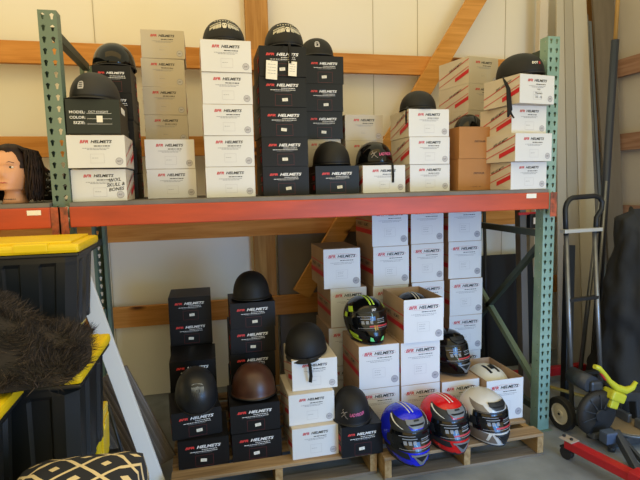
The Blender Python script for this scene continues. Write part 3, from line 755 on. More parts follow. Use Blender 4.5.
def fpatch(b, quad, off, th=.0015, nu=12, nv=6, mi=0):
    """quad: (t0,z0) lower left, lower right, upper right, upper left"""
    def q(u_, v_):
        a0 = [(1-u_)*quad[0][i]+u_*quad[1][i] for i in (0, 1)]; a1 = [(1-u_)*quad[3][i]+u_*quad[2][i] for i in (0, 1)]
        return [(1-v_)*a0[i]+v_*a1[i] for i in (0, 1)]
    top = [[full_pt(*q(i/nu, j/nv), off+th)+CZ for i in range(nu+1)] for j in range(nv+1)]
    lo = [[full_pt(*q(i/nu, j/nv), off-.001)+CZ for i in range(nu+1)] for j in range(nv+1)]
    b.grid(top, mi)
    ring = lambda G: G[0]+[r[-1] for r in G[1:-1]]+G[-1][::-1]+[r[0] for r in G[1:-1]][::-1]
    b.grid([ring(lo), ring(top)], mi, wrap=True, smooth=False)
CZ = Vector((0, 0, .134))
def full_helmet(label, x, y, z, rz, rx, ry, base, accent, m_v, stripe, chin, style, group, name='full_face_helmet', sc_=1.):
    t = thing(name, label, 'helmet', (x, y, z), math.radians(rz), group, math.radians(rx), math.radians(ry)); t.scale = (sc_,)*3
    D = PI/180; N = 60
    zs = [-.13+.0005, -.124, -.112, -.095, -.075, -.055, -.03, 0, .02, .04, .06, .08, .095, .107, .117, .1235, .1275, .1292]
    b = B(); V = b.grid([[full_pt(2*PI*i/N, zz)+CZ for i in range(N)] for zz in zs], 0, wrap=True)
    b.bm.faces.new(V[-1]).smooth = True
    low = [full_pt(2*PI*i/N, -.1295)*.93+Vector((0, 0, -.1295*.07))+CZ for i in range(N)]
    b.grid([[p+Vector((0, 0, .004)) for p in low], [full_pt(2*PI*i/N, -.1295)+CZ for i in range(N)]], 0, wrap=True)
    b.build('shell', base, t)
    B().tube([full_pt(2*PI*i/N, -.128, -.001)+CZ for i in range(N)], .0045, 8, closed=True).build('base_trim', m_rubber, t)
    b = B(); W_ = [b.bm.verts.new(p+Vector((0, 0, .006))) for p in low]; b.bm.faces.new(W_); b.build('neck_roll', m_liner, t)
    def part(nm, m, quads, off, th=.0015, nu=12, nv=5):
        if nm in ('lower_band', 'visor_pivot', 'side_graphic', 'white_pinstripe', 'cheek_graphic', 'side_panel', 'chin_graphic', 'visor_bar'):
            for q in quads:
                b = B(); fpatch(b, [(p[0]*D, p[1]) for p in q], off, th, nu, nv); o = b.build(nm, m, t)
            return o
        b = B()
        for q in quads: fpatch(b, [(p[0]*D, p[1]) for p in q], off, th, nu, nv)
        return b.build(nm, m, t)
    # eye port with smoked visor
    part('visor_seal', mat('seal_black', '#101113', .5), [[(-74, -.050), (74, -.050), (72, .056), (-72, .056)]], .0005, .0012, 30, 8)
    part('visor', m_v, [[(-66, -.042), (66, -.042), (68, .047), (-68, .047)]], .0025, .003, 32, 8)
    part('visor_pivot', m_darksteel, [[(s*70-9, -.020), (s*70+9, -.020), (s*70+7, .022), (s*70-7, .022)] for s in (-1, 1)], .004, .003, 6, 5)
    # protective film print on the visor
    b = B(); mi_p = 1
    for s_ in (-34, -23, -12): fpatch(b, [((s_-3.6)*D, -.014), ((s_+3.6)*D, -.014), ((s_+3.6)*D, .006), ((s_-3.6)*D, .006)], .0055, .0006, 3, 2, 0)
    for k in range(3): fpatch(b, [(4*D, -.012+k*.011), (28*D, -.012+k*.011), (28*D, -.007+k*.011), (4*D, -.007+k*.011)], .0055, .0006, 6, 1, 0)
    fpatch(b, [(-40*D, .014), (-6*D, .014), (-6*D, .019), (-40*D, .019)], .0055, .0006, 6, 1, 0)
    fpatch(b, [(-20*D, -.031), (38*D, -.031), (38*D, -.023), (-20*D, -.023)], .0055, .0006, 12, 1, 1)
    b.build('visor_sticker', [mat('sticker_grey', '#7e8184', .5), mat('sticker_red', '#a8323a', .5)], t)
    b = B()
    for q in ([(-48, .0285), (-10, .0285), (-10, .031), (-48, .031)], [(-50, -.037), (44, -.037), (46, -.035), (-50, -.035)]): fpatch(b, [(p[0]*D, p[1]) for p in q], .0055, .0006, 14, 1)
    b.build('visor_outline', m_pgrey, t)
    # chin vent, a V with a dark mouth
    if chin is not None:
        part('chin_vent', chin, [[(-5, -.112), (4, -.112), (1, -.098), (-24, -.062)], [(-4, -.112), (5, -.112), (24, -.062), (-1, -.098)], [(-25, -.068), (0, -.066), (0, -.060), (-27, -.059)], [(0, -.066), (25, -.068), (27, -.059), (0, -.060)]], .001, .005)
        part('chin_mesh', m_liner, [[(-2, -.098), (2, -.098), (17, -.069), (-17, -.069)]], .001, .0025)
    # crown
    def strip(nm, m, x0, x1, be0, be1, off=.0014, n=16):
        b = B(); P = []
        for i in range(n+1):
            be = (be0+(be1-be0)*i/n)*D
            row = []
            for xx in (x0, x1):
                # march along the direction until the outline is met
                zt = .129; best = None
                d = Vector((0, -math.cos(be), math.sin(be)))
                lo, hi = .02, .2
                for _ in range(24):
                    md = (lo+hi)/2; p = Vector((xx, 0, 0))+d*md
                    if p.z >= .1299: hi = md; continue
                    w_, f, b2 = full_sec(p.z); r_ = (abs(p.x)/w_)**2.15+(abs(p.y)/(f if p.y < 0 else b2))**2.15
                    if r_ > 1: hi = md
                    else: lo = md
                row.append(Vector((xx, 0, 0))+d*(lo+off)+CZ)
            P.append(row)
        b.grid(P); o = b.build(nm, m, t); o2 = o.modifiers.new('s', 'SOLIDIFY'); o2.thickness = .0012; return o
    if stripe is not None:
        w0 = .006 if style != 'lime' else .010
        g0 = .007 if style != 'lime' else .006
        for s in (-1, 1): strip('crown_stripe', stripe, s*g0+.0 if s > 0 else -g0-w0, g0+w0 if s > 0 else -g0, 40 if style == 'lime' else 62, 125)
    if style == 'topvent': strip('crown_vent', m_darksteel, -.038, .034, 62, 104, .003); strip('vent_slider', m_liner, -.014, .012, 74, 92, .006)
    if style in ('racing', 'plain', 'silver'):
        # brow vent: raised angular wedge with a slider
        mv = m_plastic if style == 'racing' else m_darksteel
        part('brow_vent', mv, [[(-13, .062), (13, .062), (30, .082), (-30, .082)], [(-30, .082), (30, .082), (34, .098), (-34, .098)]], .001, .008, 14, 5)
        part('vent_mouth', m_liner, [[(-18, .074), (18, .074), (24, .081), (-24, .081)]], .008, .0018, 10, 2)
        part('vent_slider', m_darksteel, [[(-9, .090), (9, .090), (8, .096), (-8, .096)]], .008, .004, 6, 2)
    if style == 'racing':
        part('side_graphic', m_darksteel, [[(s*68, .05), (s*18, .057), (s*34, .096), (s*98, .110)] if s > 0 else [(-18, .057), (-68, .05), (-98, .110), (-34, .096)] for s in (-1, 1)], .0006, .001)
        part('lower_band', m_darksteel, [[(s*150, -.126), (s*12, -.127), (s*30, -.112), (s*150, -.10)] for s in (-1, 1)], .0006, .001)
        part('white_pinstripe', m_vwhite, [[(s*38, .060), (s*41, .060), (s*92, .100), (s*88, .104)] for s in (-1, 1)], .0018, .001)
        part('cheek_graphic', m_darksteel, [[(s*80, -.10), (s*30, -.085), (s*34, -.055), (s*110, -.045)] for s in (-1, 1)], .0006, .001)
        part('side_panel', accent, [[(s*60, -.115), (s*30, -.118), (s*20, -.095), (s*75, -.080)] for s in (-1, 1)], .0018, .001)
    elif style == 'silver':
        part('side_graphic', mat('warm_grey_paint', '#6f655b', .35, coat=.5), [[(s*62, .05), (s*30, .052), (s*48, .085), (s*100, .098)] for s in (-1, 1)]+[[(s*85, -.115), (s*22, -.112), (s*34, -.060), (s*100, -.040)] for s in (-1, 1)], .0006, .001)
        part('white_pinstripe', accent, [[(s*50, -.10), (s*44, -.10), (s*34, -.06), (s*40, -.055)] for s in (-1, 1)], .0018, .001)
    elif style == 'lime':
        part('side_graphic', accent, [[(s*78, .050), (s*62, .052), (s*70, .082), (s*90, .078)] for s in (-1, 1)]+[[(s*98, .018), (s*84, .018), (s*84, .042), (s*96, .046)] for s in (-1, 1)], .0006, .001)
        part('cheek_graphic', accent, [[(s*84, -.088), (s*60, -.098), (s*58, -.082), (s*84, -.062)] for s in (-1, 1)]+[[(s*80, -.104), (s*52, -.116), (s*52, -.108), (s*80, -.094)] for s in (-1, 1)], .0006, .001)
        part('chin_graphic', mat('bright_green', '#6fe08c', .4), [[(s*26, -.110), (s*13, -.112), (s*17, -.092), (s*24, -.086)] for s in (-1, 1)], .0006, .001)
        b = B(); part('visor_bar', mat('bronze', '#9a7a4a', .3, metal=1), [[(-8, -.048), (-4, -.048), (-4, -.022), (-8, -.022)], [(-2, -.048), (2, -.048), (2, -.024), (-2, -.024)]], .006, .001, 4, 3)
        b = B(); vf = text2d('DOT', .013, .03, .25, .02); V = [b.bm.verts.new(full_pt(p[0]/.12+.0, .064+p[1], .0035)+CZ) for p in vf[0]]
        for q in vf[1]: b.bm.faces.new([V[i] for i in q])
        b.build('brow_print', m_pwhite, t, norm=False)
    return t
gfh = 'full-face helmets lined up along the front edge of the right pallet'
m_blue = mat('blue_paint', '#1620c4', .16); m_red = mat('helmet_red', '#c8161a', .16); m_silver = mat('silver_paint', '#c2c0bb', .2)
m_bk = mat('helmet_black', '#07080a', .14, spec=.4); m_lime = mat('lime', '#b4d838', .35, coat=.4)
full_helmet('glossy blue full-face helmet, leftmost on the right pallet', 1.574, -.215, PZ+.004, 8, 2, 0, m_blue, m_blue, m_visor, m_vwhite, m_plastic, 'racing', gfh, sc_=.97)
full_helmet('glossy red full-face helmet between the blue and silver ones', 1.822, -.165, PZ+.004, 10, 2, 0, m_red, m_red, m_visor, m_vwhite, m_plastic, 'racing', gfh, sc_=.97)
full_helmet('silver and grey full-face helmet at the right end of the row', 2.068, -.152, PZ+.004, 12, 2, 0, m_silver, m_vwhite, m_visor, None, m_darksteel, 'silver', gfh, sc_=.97)
full_helmet('black full-face helmet with lime green stripes on the tall white boxes', 1.500, .19, PZ+.502, 8, -3, 0, m_bk, m_lime, m_visor, m_lime, None, 'lime', None, sc_=.97)
full_helmet('plain black full-face helmet standing on a tall white box', 2.030, .19, PZ+FH+.004, 16, -3, 0, m_bk, m_bk, m_visor, None, m_plastic, 'plain', None, sc_=.95)
full_helmet('black helmet with white crown stripes inside the open box', 1.795, .19, PZ+2*FH+.006, 0, 8, 0, m_bk, m_vwhite, m_visor, m_vwhite, None, 'plain2', None, sc_=.93)
full_helmet('white helmet with black vent inside the open box at the right', 2.278, .150, PZ+.012, 8, 6, 0, m_vwhite, m_vwhite, m_visor, None, None, 'topvent', None, sc_=.98)

# ------------------------------------------------------------------ left: totes, coat, ottoman, boards
def tote(label, x0, x1, y0, y1, z0, z1, rz=0., group='black totes with yellow lids'):
    cx, cy = (x0+x1)/2, (y0+y1)/2; W2, D2, H = (x1-x0)/2, (y1-y0)/2, z1-z0
    t = thing('storage_tote', label, 'tote', (cx, cy, z0), math.radians(rz), group)
    b = B(); N = 0
    def outline(w_, d_, rib):
        P = []; r = .035
        def side(p, q, nx, ny, n):
            for i in range(n):
                for u_, o_ in ((0, 0), (.25, 0), (.32, rib), (.68, rib), (.75, 0)):
                    s = (i+u_)/n; P.append((p[0]+(q[0]-p[0])*s-nx*o_, p[1]+(q[1]-p[1])*s-ny*o_))
        c = [(-w_+r, -d_), (w_-r, -d_), (w_, -d_+r), (w_, d_-r), (w_-r, d_), (-w_+r, d_), (-w_, d_-r), (-w_, -d_+r)]
        nr = (0, -1), None, (1, 0), None, (0, 1), None, (-1, 0), None
        for k in range(8):
            p, q = c[k], c[(k+1) % 8]
            if nr[k]: side(p, q, nr[k][0], nr[k][1], max(2, int(math.hypot(q[0]-p[0], q[1]-p[1])/.11)))
            else:
                P.append(p)
        return P
    tp = .93
    levels = [(0, tp, .006), (.04, tp+.005, .011), (H-.10, .985, .011), (H-.085, .99, 0), (H-.05, .992, 0)]
    rows = [[(px, py, z) for px, py in outline((W2-.02)*s, (D2-.02)*s, rib)] for z, s, rib in levels]
    V = b.grid(rows, 0, wrap=True, smooth=False); b.bm.faces.new(V[0][::-1]); b.bm.faces.new(V[-1])
    b.build('tub', m_tote, t)
    b = B(); b.box(-W2+.006, W2-.006, -D2+.006, D2-.006, H-.062, H-.048, bev=.005); b.build('rim', m_tote, t)
    b = B(); b.box(-W2, W2, -D2, D2, H-.047, H-.012, bev=.012); b.box(-W2+.035, W2-.035, -D2+.035, D2-.035, H-.016, H-.002, bev=.004)
    for s in (-1, 1):
        b.box(s*W2*.55-.06, s*W2*.55+.06, -D2-.006, -D2+.05, H-.040, H-.006, bev=.006)
    b.build('lid', m_yellow, t)
    return t
tote('black tote with yellow lid in front of the left upright, highest one', -.63, .125, -.47, -.085, .99, 1.352)
for i in range(3): tote('black tote %s under the highest tote by the upright' % ['lowest', 'second', 'third'][i], -.62, .05, -.455, -.10, .33*i, .33*i+.329)
tote('black tote with yellow lid directly under the right half of the fur coat', -.34, .215, -.93, -.49, .60, .999, -2)
for i in range(2): tote('black tote %s under the right half of the fur coat' % ['on the floor', 'one up from the floor'][i], -.33, .14, -.90, -.52, .30*i, .30*i+.299, -2)
tote('black tote with yellow lid at the left edge under the fur coat', -.55, .055, -1.28, -.95, .60, .999, 0)
for i in range(2): tote('black tote %s at the left edge' % ['on the floor', 'one up from the floor'][i], -.54, .02, -1.27, -.96, .30*i, .30*i+.299, 0)
# upright yellow lid behind
b = B(); b.box(-.015, .015, -.10, .10, 0, .25, bev=.012); b.box(.012, .022, -.07, .07, .04, .21, bev=.006)
b.cyl((.022, -.05, .19), (1, 0, 0), .014, .012, 16)
o = b.build('tote_lid', m_yellow); o.location = (.105, -.26, .327); o.rotation_euler = (0, .04, 0); tag(o, 'loose yellow lid standing on edge beside the leaning white board', 'lid')
b = B(); b.box(-.05, .05, -.13, .13, 0, .322, bev=.01); o = b.build('low_crate', m_tote); o.location = (.115, -.26, 0.002); tag(o, 'low black crate carrying the upright yellow lid', 'crate')
# fur coat
rng = random.Random(21)
def coat_pt(u_, v_):
    """heap lying over the two tote stacks: u across, v front to back"""
    x = -.62+.81*u_; y = -1.05+.57*v_
    e = max(0, 1-abs(2*u_-.98)**3.2)**.5*max(0, 1-abs(2*v_-1)**3.0)**.5
    z = 1.003+e*(.055+.215*math.exp(-((u_-.50)/.30)**2)*(.35+v_*.8)+.018*math.sin(9*u_+2)*math.sin(7*v_))
    return Vector((x+.03*math.sin(5*v_), y+.03*math.sin(6*u_), z))
t = thing('fur_coat', 'dark brown fur coat heaped on the yellow tote lids', 'coat', (-.24, -.85, .99))
org = Vector((-.24, -.85, .99)); b = B()
n = 30
b.grid([[coat_pt(i/n, j/n)-org for i in range(n+1)] for j in range(n+1)])
b.grid([[Vector((coat_pt(i/n, j/n).x, coat_pt(i/n, j/n).y, 1.0015))-org for i in range(n+1)] for j in range(n+1)])
m_fur = mat('fur_dark', '#2a211c', .9, col2='#16110f', scale=12)
b.build('coat_body', m_fur, t)
b = B()
for k in range(22000):
    u_, v_ = rng.random(), rng.random()
    p = coat_pt(u_, v_)-org
    nrm = (coat_pt(min(1, u_+.02), v_)-coat_pt(max(0, u_-.02), v_)).cross(coat_pt(u_, min(1, v_+.02))-coat_pt(u_, max(0, v_-.02))).normalized()
    q_ = p*9; fl = Vector((noise.noise(q_), noise.noise(q_+Vector((7, 3, 1))), noise.noise(q_+Vector((2, 9, 5)))))
    d = (nrm*.6+fl*1.6+Vector((rng.gauss(.25, .22), rng.gauss(-.3, .22), rng.gauss(-.1, .2)))).normalized(); L = rng.uniform(.02, .055)
    s = Vector((rng.gauss(0, 1), rng.gauss(0, 1), rng.gauss(0, 1))).cross(d).normalized()*.0011
    f = b.bm.faces.new([b.bm.verts.new(p-s-nrm*.003), b.bm.verts.new(p+s-nrm*.003), b.bm.verts.new(p+d*L+Vector((0, 0, -.006)))]); f.material_index = rng.choice((0, 0, 1, 2))
o = b.build('fur', [mat('fur_a', '#1a1412', .8), mat('fur_b', '#2e2420', .8), mat('fur_c', '#55463b', .8)], t, norm=False); o['kind'] = 'stuff'
# ottoman
t = thing('ottoman', 'ottoman with navy cover and cream lattice pattern, front left corner', 'ottoman', (.240, -1.28, 0.0), math.radians(-3))
B().box(-.15, .14, -.19, .19, 0, .55, bev=.02).build('base', mat('navy_fabric', '#1b1d27', .9, bump=.2, scale=80), t)
m_pat = bpy.data.materials.new('lattice_fabric'); m_pat.use_nodes = True; nt = m_pat.node_tree; bs = nt.nodes['Principled BSDF']; bs.inputs['Roughness'].default_value = .9
bs.inputs['Base Color'].default_value = lin('#1b1d27')
b = B(); b.box(-.17, .165, -.20, .20, .551, .81, bev=.06); bmesh.ops.subdivide_edges(b.bm, edges=b.bm.edges[:], cuts=2, use_grid_fill=True)
for v in b.bm.verts:
    if v.co.z > .7: v.co.z += .010*math.cos(v.co.x*8)*math.cos(v.co.y*6)
for f in b.bm.faces: f.smooth = True
cu_o = b.build('cushion', m_pat, t)
# pattern as procedural distance field in object space
def math_node(op, *ins):
    n = nt.nodes.new('ShaderNodeMath'); n.operation = op
    for i, q in enumerate(ins):
        if isinstance(q, (int, float)): n.inputs[i].default_value = q
        else: nt.links.new(q, n.inputs[i])
    return n.outputs[0]
tc = nt.nodes.new('ShaderNodeTexCoord'); sx = nt.nodes.new('ShaderNodeSeparateXYZ'); nt.links.new(tc.outputs['Object'], sx.inputs[0])
px_ = math_node('DIVIDE', sx.outputs[0], .13); py_ = math_node('DIVIDE', math_node('ADD', sx.outputs[1], math_node('MULTIPLY', sx.outputs[2], -1.0)), .13)
fx = math_node('PINGPONG', px_, .5); fy = math_node('PINGPONG', py_, .5)
sd = math_node('ADD', fx, fy)
wob = nt.nodes.new('ShaderNodeTexNoise'); wob.inputs['Scale'].default_value = 9; nt.links.new(tc.outputs['Object'], wob.inputs['Vector'])
sd2 = math_node('ADD', sd, math_node('MULTIPLY', math_node('SUBTRACT', wob.outputs['Fac'], .5), .18))
l1 = math_node('LESS_THAN', math_node('ABSOLUTE', math_node('SUBTRACT', sd2, .5)), .055)
dm = math_node('LESS_THAN', sd, .13); dm2 = math_node('GREATER_THAN', sd, .89)
al = math_node('MAXIMUM', math_node('MAXIMUM', l1, dm), dm2)
mx = nt.nodes.new('ShaderNodeMixRGB'); nt.links.new(al, mx.inputs[0]); mx.inputs[1].default_value = lin('#1d1f2a'); mx.inputs[2].default_value = lin('#d9c49c'); nt.links.new(mx.outputs[0], bs.inputs['Base Color'])
# leaning white board and what stands behind it
b = B(); b.bar((.325, -.05, .012), (.030, -.06, 1.165), .022, .075, up=(1, 0, .25), bev=.002)
o = b.build('white_board', mat('white_board', '#f0f0f0', .35)); tag(o, 'narrow white board leaning left against the tote beside the upright', 'board')
t = thing('ribbed_panel', 'grey brown ribbed plastic panel leaning behind the white board', 'panel', (.30, .18, 0), 0)
b = B(); b.box(-.14, .14, -.012, .012, 0, .56, bev=.006)
for k in range(11): b.box(-.125+k*.024, -.113+k*.024, -.018, -.010, .02, .54, bev=.002)
b.build('panel_body', mat('taupe_plastic', '#6e655d', .5), t); t.rotation_euler = (-.10, -.42, .0); t.location = (.27, .10, .06)
b = B(); b.tube([(.215, -.19, .01), (.17, -.17, .35), (.128, -.16, .55)], .008, 8); o = b.build('metal_rod', m_darksteel); tag(o, 'dark metal rod leaning behind the white board', 'rod')

# ------------------------------------------------------------------ mannequin head
mh = thing('mannequin_head', 'mannequin head with long dark brown hair on the left shelf', 'mannequin head', (-.262, .08, SH), math.radians(-6))
m_skin = mat('mannequin_skin', '#d39a72', .45)
def head_r(az, z):
    """az 0 = face (-Y)"""
    zt = (z-.045)/.22            # 0 chin .. 1 crown
    zt = max(0., min(1., zt))
    w_ = .072*math.sin(PI*min(1, .20+.62*zt))**.55 if zt < .8 else .072*math.sqrt(max(0, 1-((zt-.5)/.5)**2))*1.07
    w_ = (.045+.034*math.sin(PI/2*min(1, zt/.55))) if zt < .55 else .079*math.sqrt(max(0, 1-((zt-.55)/.451)**2))
    f = (.082+.012*math.sin(PI*min(1, zt/.7))) if zt < .6 else .092*math.sqrt(max(0, 1-((zt-.6)/.402)**2))
    bk = (.035+.07*min(1, zt/.5)) if zt < .5 else .105*math.sqrt(max(0, 1-((zt-.5)/.501)**2))
    return w_, f, bk
b = B(); rows = []
for z in (0, .02, .045, .062):
    r_ = .058-.3*z if z < .05 else .045; rows.append([Vector((r_*math.sin(2*PI*i/40)*.95, -r_*math.cos(2*PI*i/40)+.015, z)) for i in range(40)])
for j in range(30):
    z = .062+.20*j/29; w_, f, bk = head_r(0, z); row = []
    zt = (z-.045)/.22
    for i in range(40):
        a = 2*PI*i/40; c_, s_ = math.cos(a), math.sin(a)
        aa = a if a <= PI else a-2*PI
        x = w_*s_; y = -(f if c_ > 0 else bk)*c_
        if c_ > 0:   # face relief
            nose = .020*math.exp(-(aa/.13)**2)*math.exp(-((zt-.40)/.085)**2)+.008*math.exp(-(aa/.10)**2)*math.exp(-((zt-.50)/.09)**2)
            eye = -.009*(math.exp(-((abs(aa)-.40)/.17)**2))*math.exp(-((zt-.545)/.05)**2)
            brow = .004*math.exp(-((abs(aa)-.38)/.25)**2)*math.exp(-((zt-.63)/.035)**2)
            lips = .007*math.exp(-(aa/.24)**2)*(math.exp(-((zt-.235)/.018)**2)+math.exp(-((zt-.195)/.018)**2))
            chin = .006*math.exp(-(aa/.3)**2)*math.exp(-((zt-.10)/.05)**2)
            y -= nose+eye+brow+lips+chin
        row.append(Vector((x, y, z)))
    rows.append(row)
V = b.grid(rows, 0, wrap=True); b.bm.faces.new(V[-1]); b.bm.faces.new(V[0][::-1])
b.build('head', m_skin, mh)
for s in (-1, 1):
    b = B(); r = bmesh.ops.create_uvsphere(b.bm, u_segments=16, v_segments=10, radius=.0105)
    for v in b.bm.verts: v.co = Vector((v.co.x*1.25+s*.030, v.co.y*.6-.074, v.co.z*.62+.165))
    for f in b.bm.faces: f.material_index = 1 if f.calc_center_median().y < -.0775 and abs(f.calc_center_median().x-s*.030) < .005 else 0
    b.build('eye', [mat('eye_white', '#d8d0c4', .3), mat('iris', '#2a1d16', .2)], mh)
    b = B(); b.tube([(s*.016, -.090, .184), (s*.030, -.088, .190), (s*.046, -.074, .184)], .0016, 6); b.build('eyebrow', mat('brow', '#3a261c', .8), mh)
b = B(); b.tube([(-.020, -.087, .093), (-.008, -.0965, .096), (0, -.0975, .095), (.008, -.0965, .096), (.020, -.087, .093)], [.001, .003, .0034, .003, .001], 8); b.build('lips', mat('lips', '#a8524a', .4), mh)
b = B(); words(b, 0, .020, .05, .003, 0, 31); o = b.build('neck_print', m_pblk, mh, norm=False); o.location = (0, -.042, 0)
# hair: cap plus locks
m_hair = mat('dark_hair', '#2c1b13', .6, col2='#160d09', scale=30, spec=.25)
b = B(); rows = []
for j in range(14):
    z = .150+.116*j/13; w_, f, bk = head_r(0, z); row = []
    for i in range(40):
        a = 2*PI*i/40; c_, s_ = math.cos(a), math.sin(a); g_ = .011+.004*math.sin(9*a)
        fr = f if c_ > 0 else bk
        k = 1
        if c_ > 0 and z < .232: k = .80       # tucked behind the face below the hairline
        row.append(Vector(((w_+g_)*s_, (-(fr+g_)*c_)*k+.004, z+.010)))
    rows.append(row)
V = b.grid(rows, 0, wrap=True); b.bm.faces.new(V[-1]); b.build('hair_cap', m_hair, mh)
b = B(); rr = random.Random(8)
for k in range(520):
    side = rr.choice((-1, 1, 1)); a = rr.uniform(1.0, PI)*side
    w_, f, bk = head_r(0, .20); st = Vector(((w_*1.02)*math.sin(a)*rr.uniform(.3, 1.05), -(.075 if math.cos(a) > 0 else .10)*math.cos(a)*.8, .245+rr.uniform(-.03, .02)))
    pts = [Vector((0+st.x*.3, st.y*.3-.01, .268))]; out = rr.uniform(1.15, 1.5); ph = rr.uniform(0, 6); zb = rr.uniform(.005, .05)
    for q in range(1, 9):
        u_ = q/8; sp = 1+(out-1)*math.sin(PI*min(1, u_*.62+.08))
        pts.append(Vector((math.sin(a)*.083*sp+.011*math.sin(ph+u_*6), -math.cos(a)*.085*sp+.010+.004*math.cos(ph+u_*7), .262-(.262-zb)*u_**1.15)))
    b.tube(pts, [.002+.0022*math.sin(PI*min(1, (q+.6)/9)) for q in range(9)], 5, caps=False)
b.build('hair', m_hair, mh)
b = B(); b.cyl((0, .015, -.0), (0, 0, 1), .045, .001, 20); 
# crumpled clear-dark plastic bag behind the head
b = B(); rr = random.Random(2); r = bmesh.ops.create_icosphere(b.bm, subdivisions=4, radius=1)
from mathutils import noise
for v in b.bm.verts:
    n_ = v.co.copy(); k = 1+.28*noise.noise(n_*2.2)+.14*noise.noise(n_*6); v.co = Vector((n_.x*.13*k, n_.y*.11*k, max(0, (n_.z+1)*.080*k)))
o = b.build('plastic_bag', mat('bag_dark', '#2b2a28', .12, spec=.8)); o.location = (-.20, .40, SH+.002); tag(o, 'crumpled dark shiny plastic bag behind the mannequin head', 'bag')

# ------------------------------------------------------------------ right: panels, hand truck, hoist, saw, tarp
m_pan = [mat('panel_grey', '#b3ad9f', .6, var=.06, scale=2), mat('panel_grey_b', '#a39d8f', .6, var=.06, scale=2), mat('panel_grey_c', '#bab4a6', .6, var=.06, scale=2)]
def lean(name, label, cat, x0b, x1b, yb, x0t, x1t, yt, zt, th, m, group=None):
    """board whose foot is at yb and whose top leans to yt"""
    b = B(); n = Vector((0, -(zt), yt-yb)).normalized()*0
    P = [Vector((x0b, yb, .002)), Vector((x1b, yb, .002)), Vector((x1t, yt, zt)), Vector((x0t, yt, zt))]
    F = [b.bm.verts.new(p) for p in P]; K = [b.bm.verts.new(p+Vector((0, th, 0))) for p in P]
    b.bm.faces.new(F); b.bm.faces.new(K[::-1])
    for i in range(4): b.bm.faces.new((F[i], K[i], K[(i+1) % 4], F[(i+1) % 4]))
    return tag(b.build(name, m), label, cat, group)
pg = 'long sheets leaning on the back wall'
lean('metal_sheet', 'leftmost beige sheet leaning on the back wall by the right upright', 'sheet', 3.34, 3.44, .80, 3.395, 3.455, 1.04, 3.3, .012, m_pan[0], pg)
lean('metal_sheet', 'second beige sheet from the right upright, slightly darker', 'sheet', 3.442, 3.56, .79, 3.46, 3.53, 1.035, 3.25, .012, m_pan[1], pg)
lean('metal_sheet', 'third beige sheet from the right upright, the widest', 'sheet', 3.565, 3.735, .78, 3.535, 3.655, 1.03, 3.2, .012, m_pan[2], pg)
lean('metal_sheet', 'narrow steel strip right of the beige sheets', 'sheet', 3.745, 3.775, .77, 3.665, 3.69, 1.02, 2.85, .012, m_steel, pg)
lean('metal_sheet', 'dark blue grey strip right of the beige sheets', 'sheet', 3.79, 3.815, .77, 3.70, 3.725, 1.02, 2.8, .012, mat('blue_grey_strip', '#5a6064', .5), pg)
lean('wood_board', 'weathered brown board leaning in the back right corner', 'board', 3.83, 3.97, .74, 3.74, 3.95, 1.06, 3.2, .02, mat('weathered_wood', '#6f6455', .85, var=.2, scale=4, stretch=(4, 4, .4)))
b = B(); b.tube([(3.49, .60, .01), (3.62, .66, 2.55)], .028, 12); b.tube([(3.62, .66, 2.55), (3.66, .68, 3.3)], .014, 12, 1)
tag(b.build('long_pole', [mat('blue_black_steel', '#252c3a', .4), mat('ochre_pole', '#a88446', .6)]), 'long dark blue pole with ochre upper end at the right wall', 'pole')
for (xa, xb, r, z, L_) in ((3.45, 3.50, .016, 1.38, 'shorter pale'), (3.50, 3.50, .010, 1.52, 'longer thin')):
    b = B(); b.tube([(xa-.16+.06*(xa > 3.47), .52, .01), (xb+.05*(xa > 3.47)-.03, .58, z)], r, 10); tag(b.build('leaning_rod', m_steel), L_+' rod standing behind the hand truck handle', 'rod')
b = B(); b.tube([(2.78, .94, .01), (2.77, 1.0, 1.36)], .014, 10); tag(b.build('leaning_rod', m_darksteel), 'dark pipe standing left of the right upright', 'rod')
# hand truck
ht = thing('hand_truck', 'grey steel hand truck with a looped handle beside the right upright', 'hand truck', (2.93, .03, 0), math.radians(5))
LN = .00
def HT(x, z, y=0.): return (x, y+.01+z*.09, z)
b = B(); P = [HT(-.10, 1.19), HT(-.10, 1.30)]
for k in range(9):
    a = PI-PI/2*k/8; P.append(HT(-.02+.08*math.cos(a)*1., 1.34+.085*math.sin(a)))
P += [HT(.14, 1.43), HT(.18, 1.42), HT(.205, 1.39), HT(.195, 1.34), HT(.15, 1.29), HT(.14, 1.19)]
b.tube(P, .016, 12); b.build('handle', m_darksteel, ht)
b = B(); b.box(-.135, .17, .09, .13, 1.205, 1.228, bev=.003); b.build('top_plate', mat('bright_steel', '#c3c6c4', .4, metal=.4), ht)
for xx in (-.10, .13):
    b = B(); b.tube([HT(xx*1.05, .06), HT(xx, 1.21)], .015, 10); b.build('side_rail', m_steel, ht)
for zz in (.30, .78): B().bar(HT(-.105, zz), HT(.13, zz), .03, .02).build('cross_bar', m_darksteel, ht)
B().box(-.12, .15, -.16, .03, .006, .014).build('toe_plate', m_darksteel, ht)
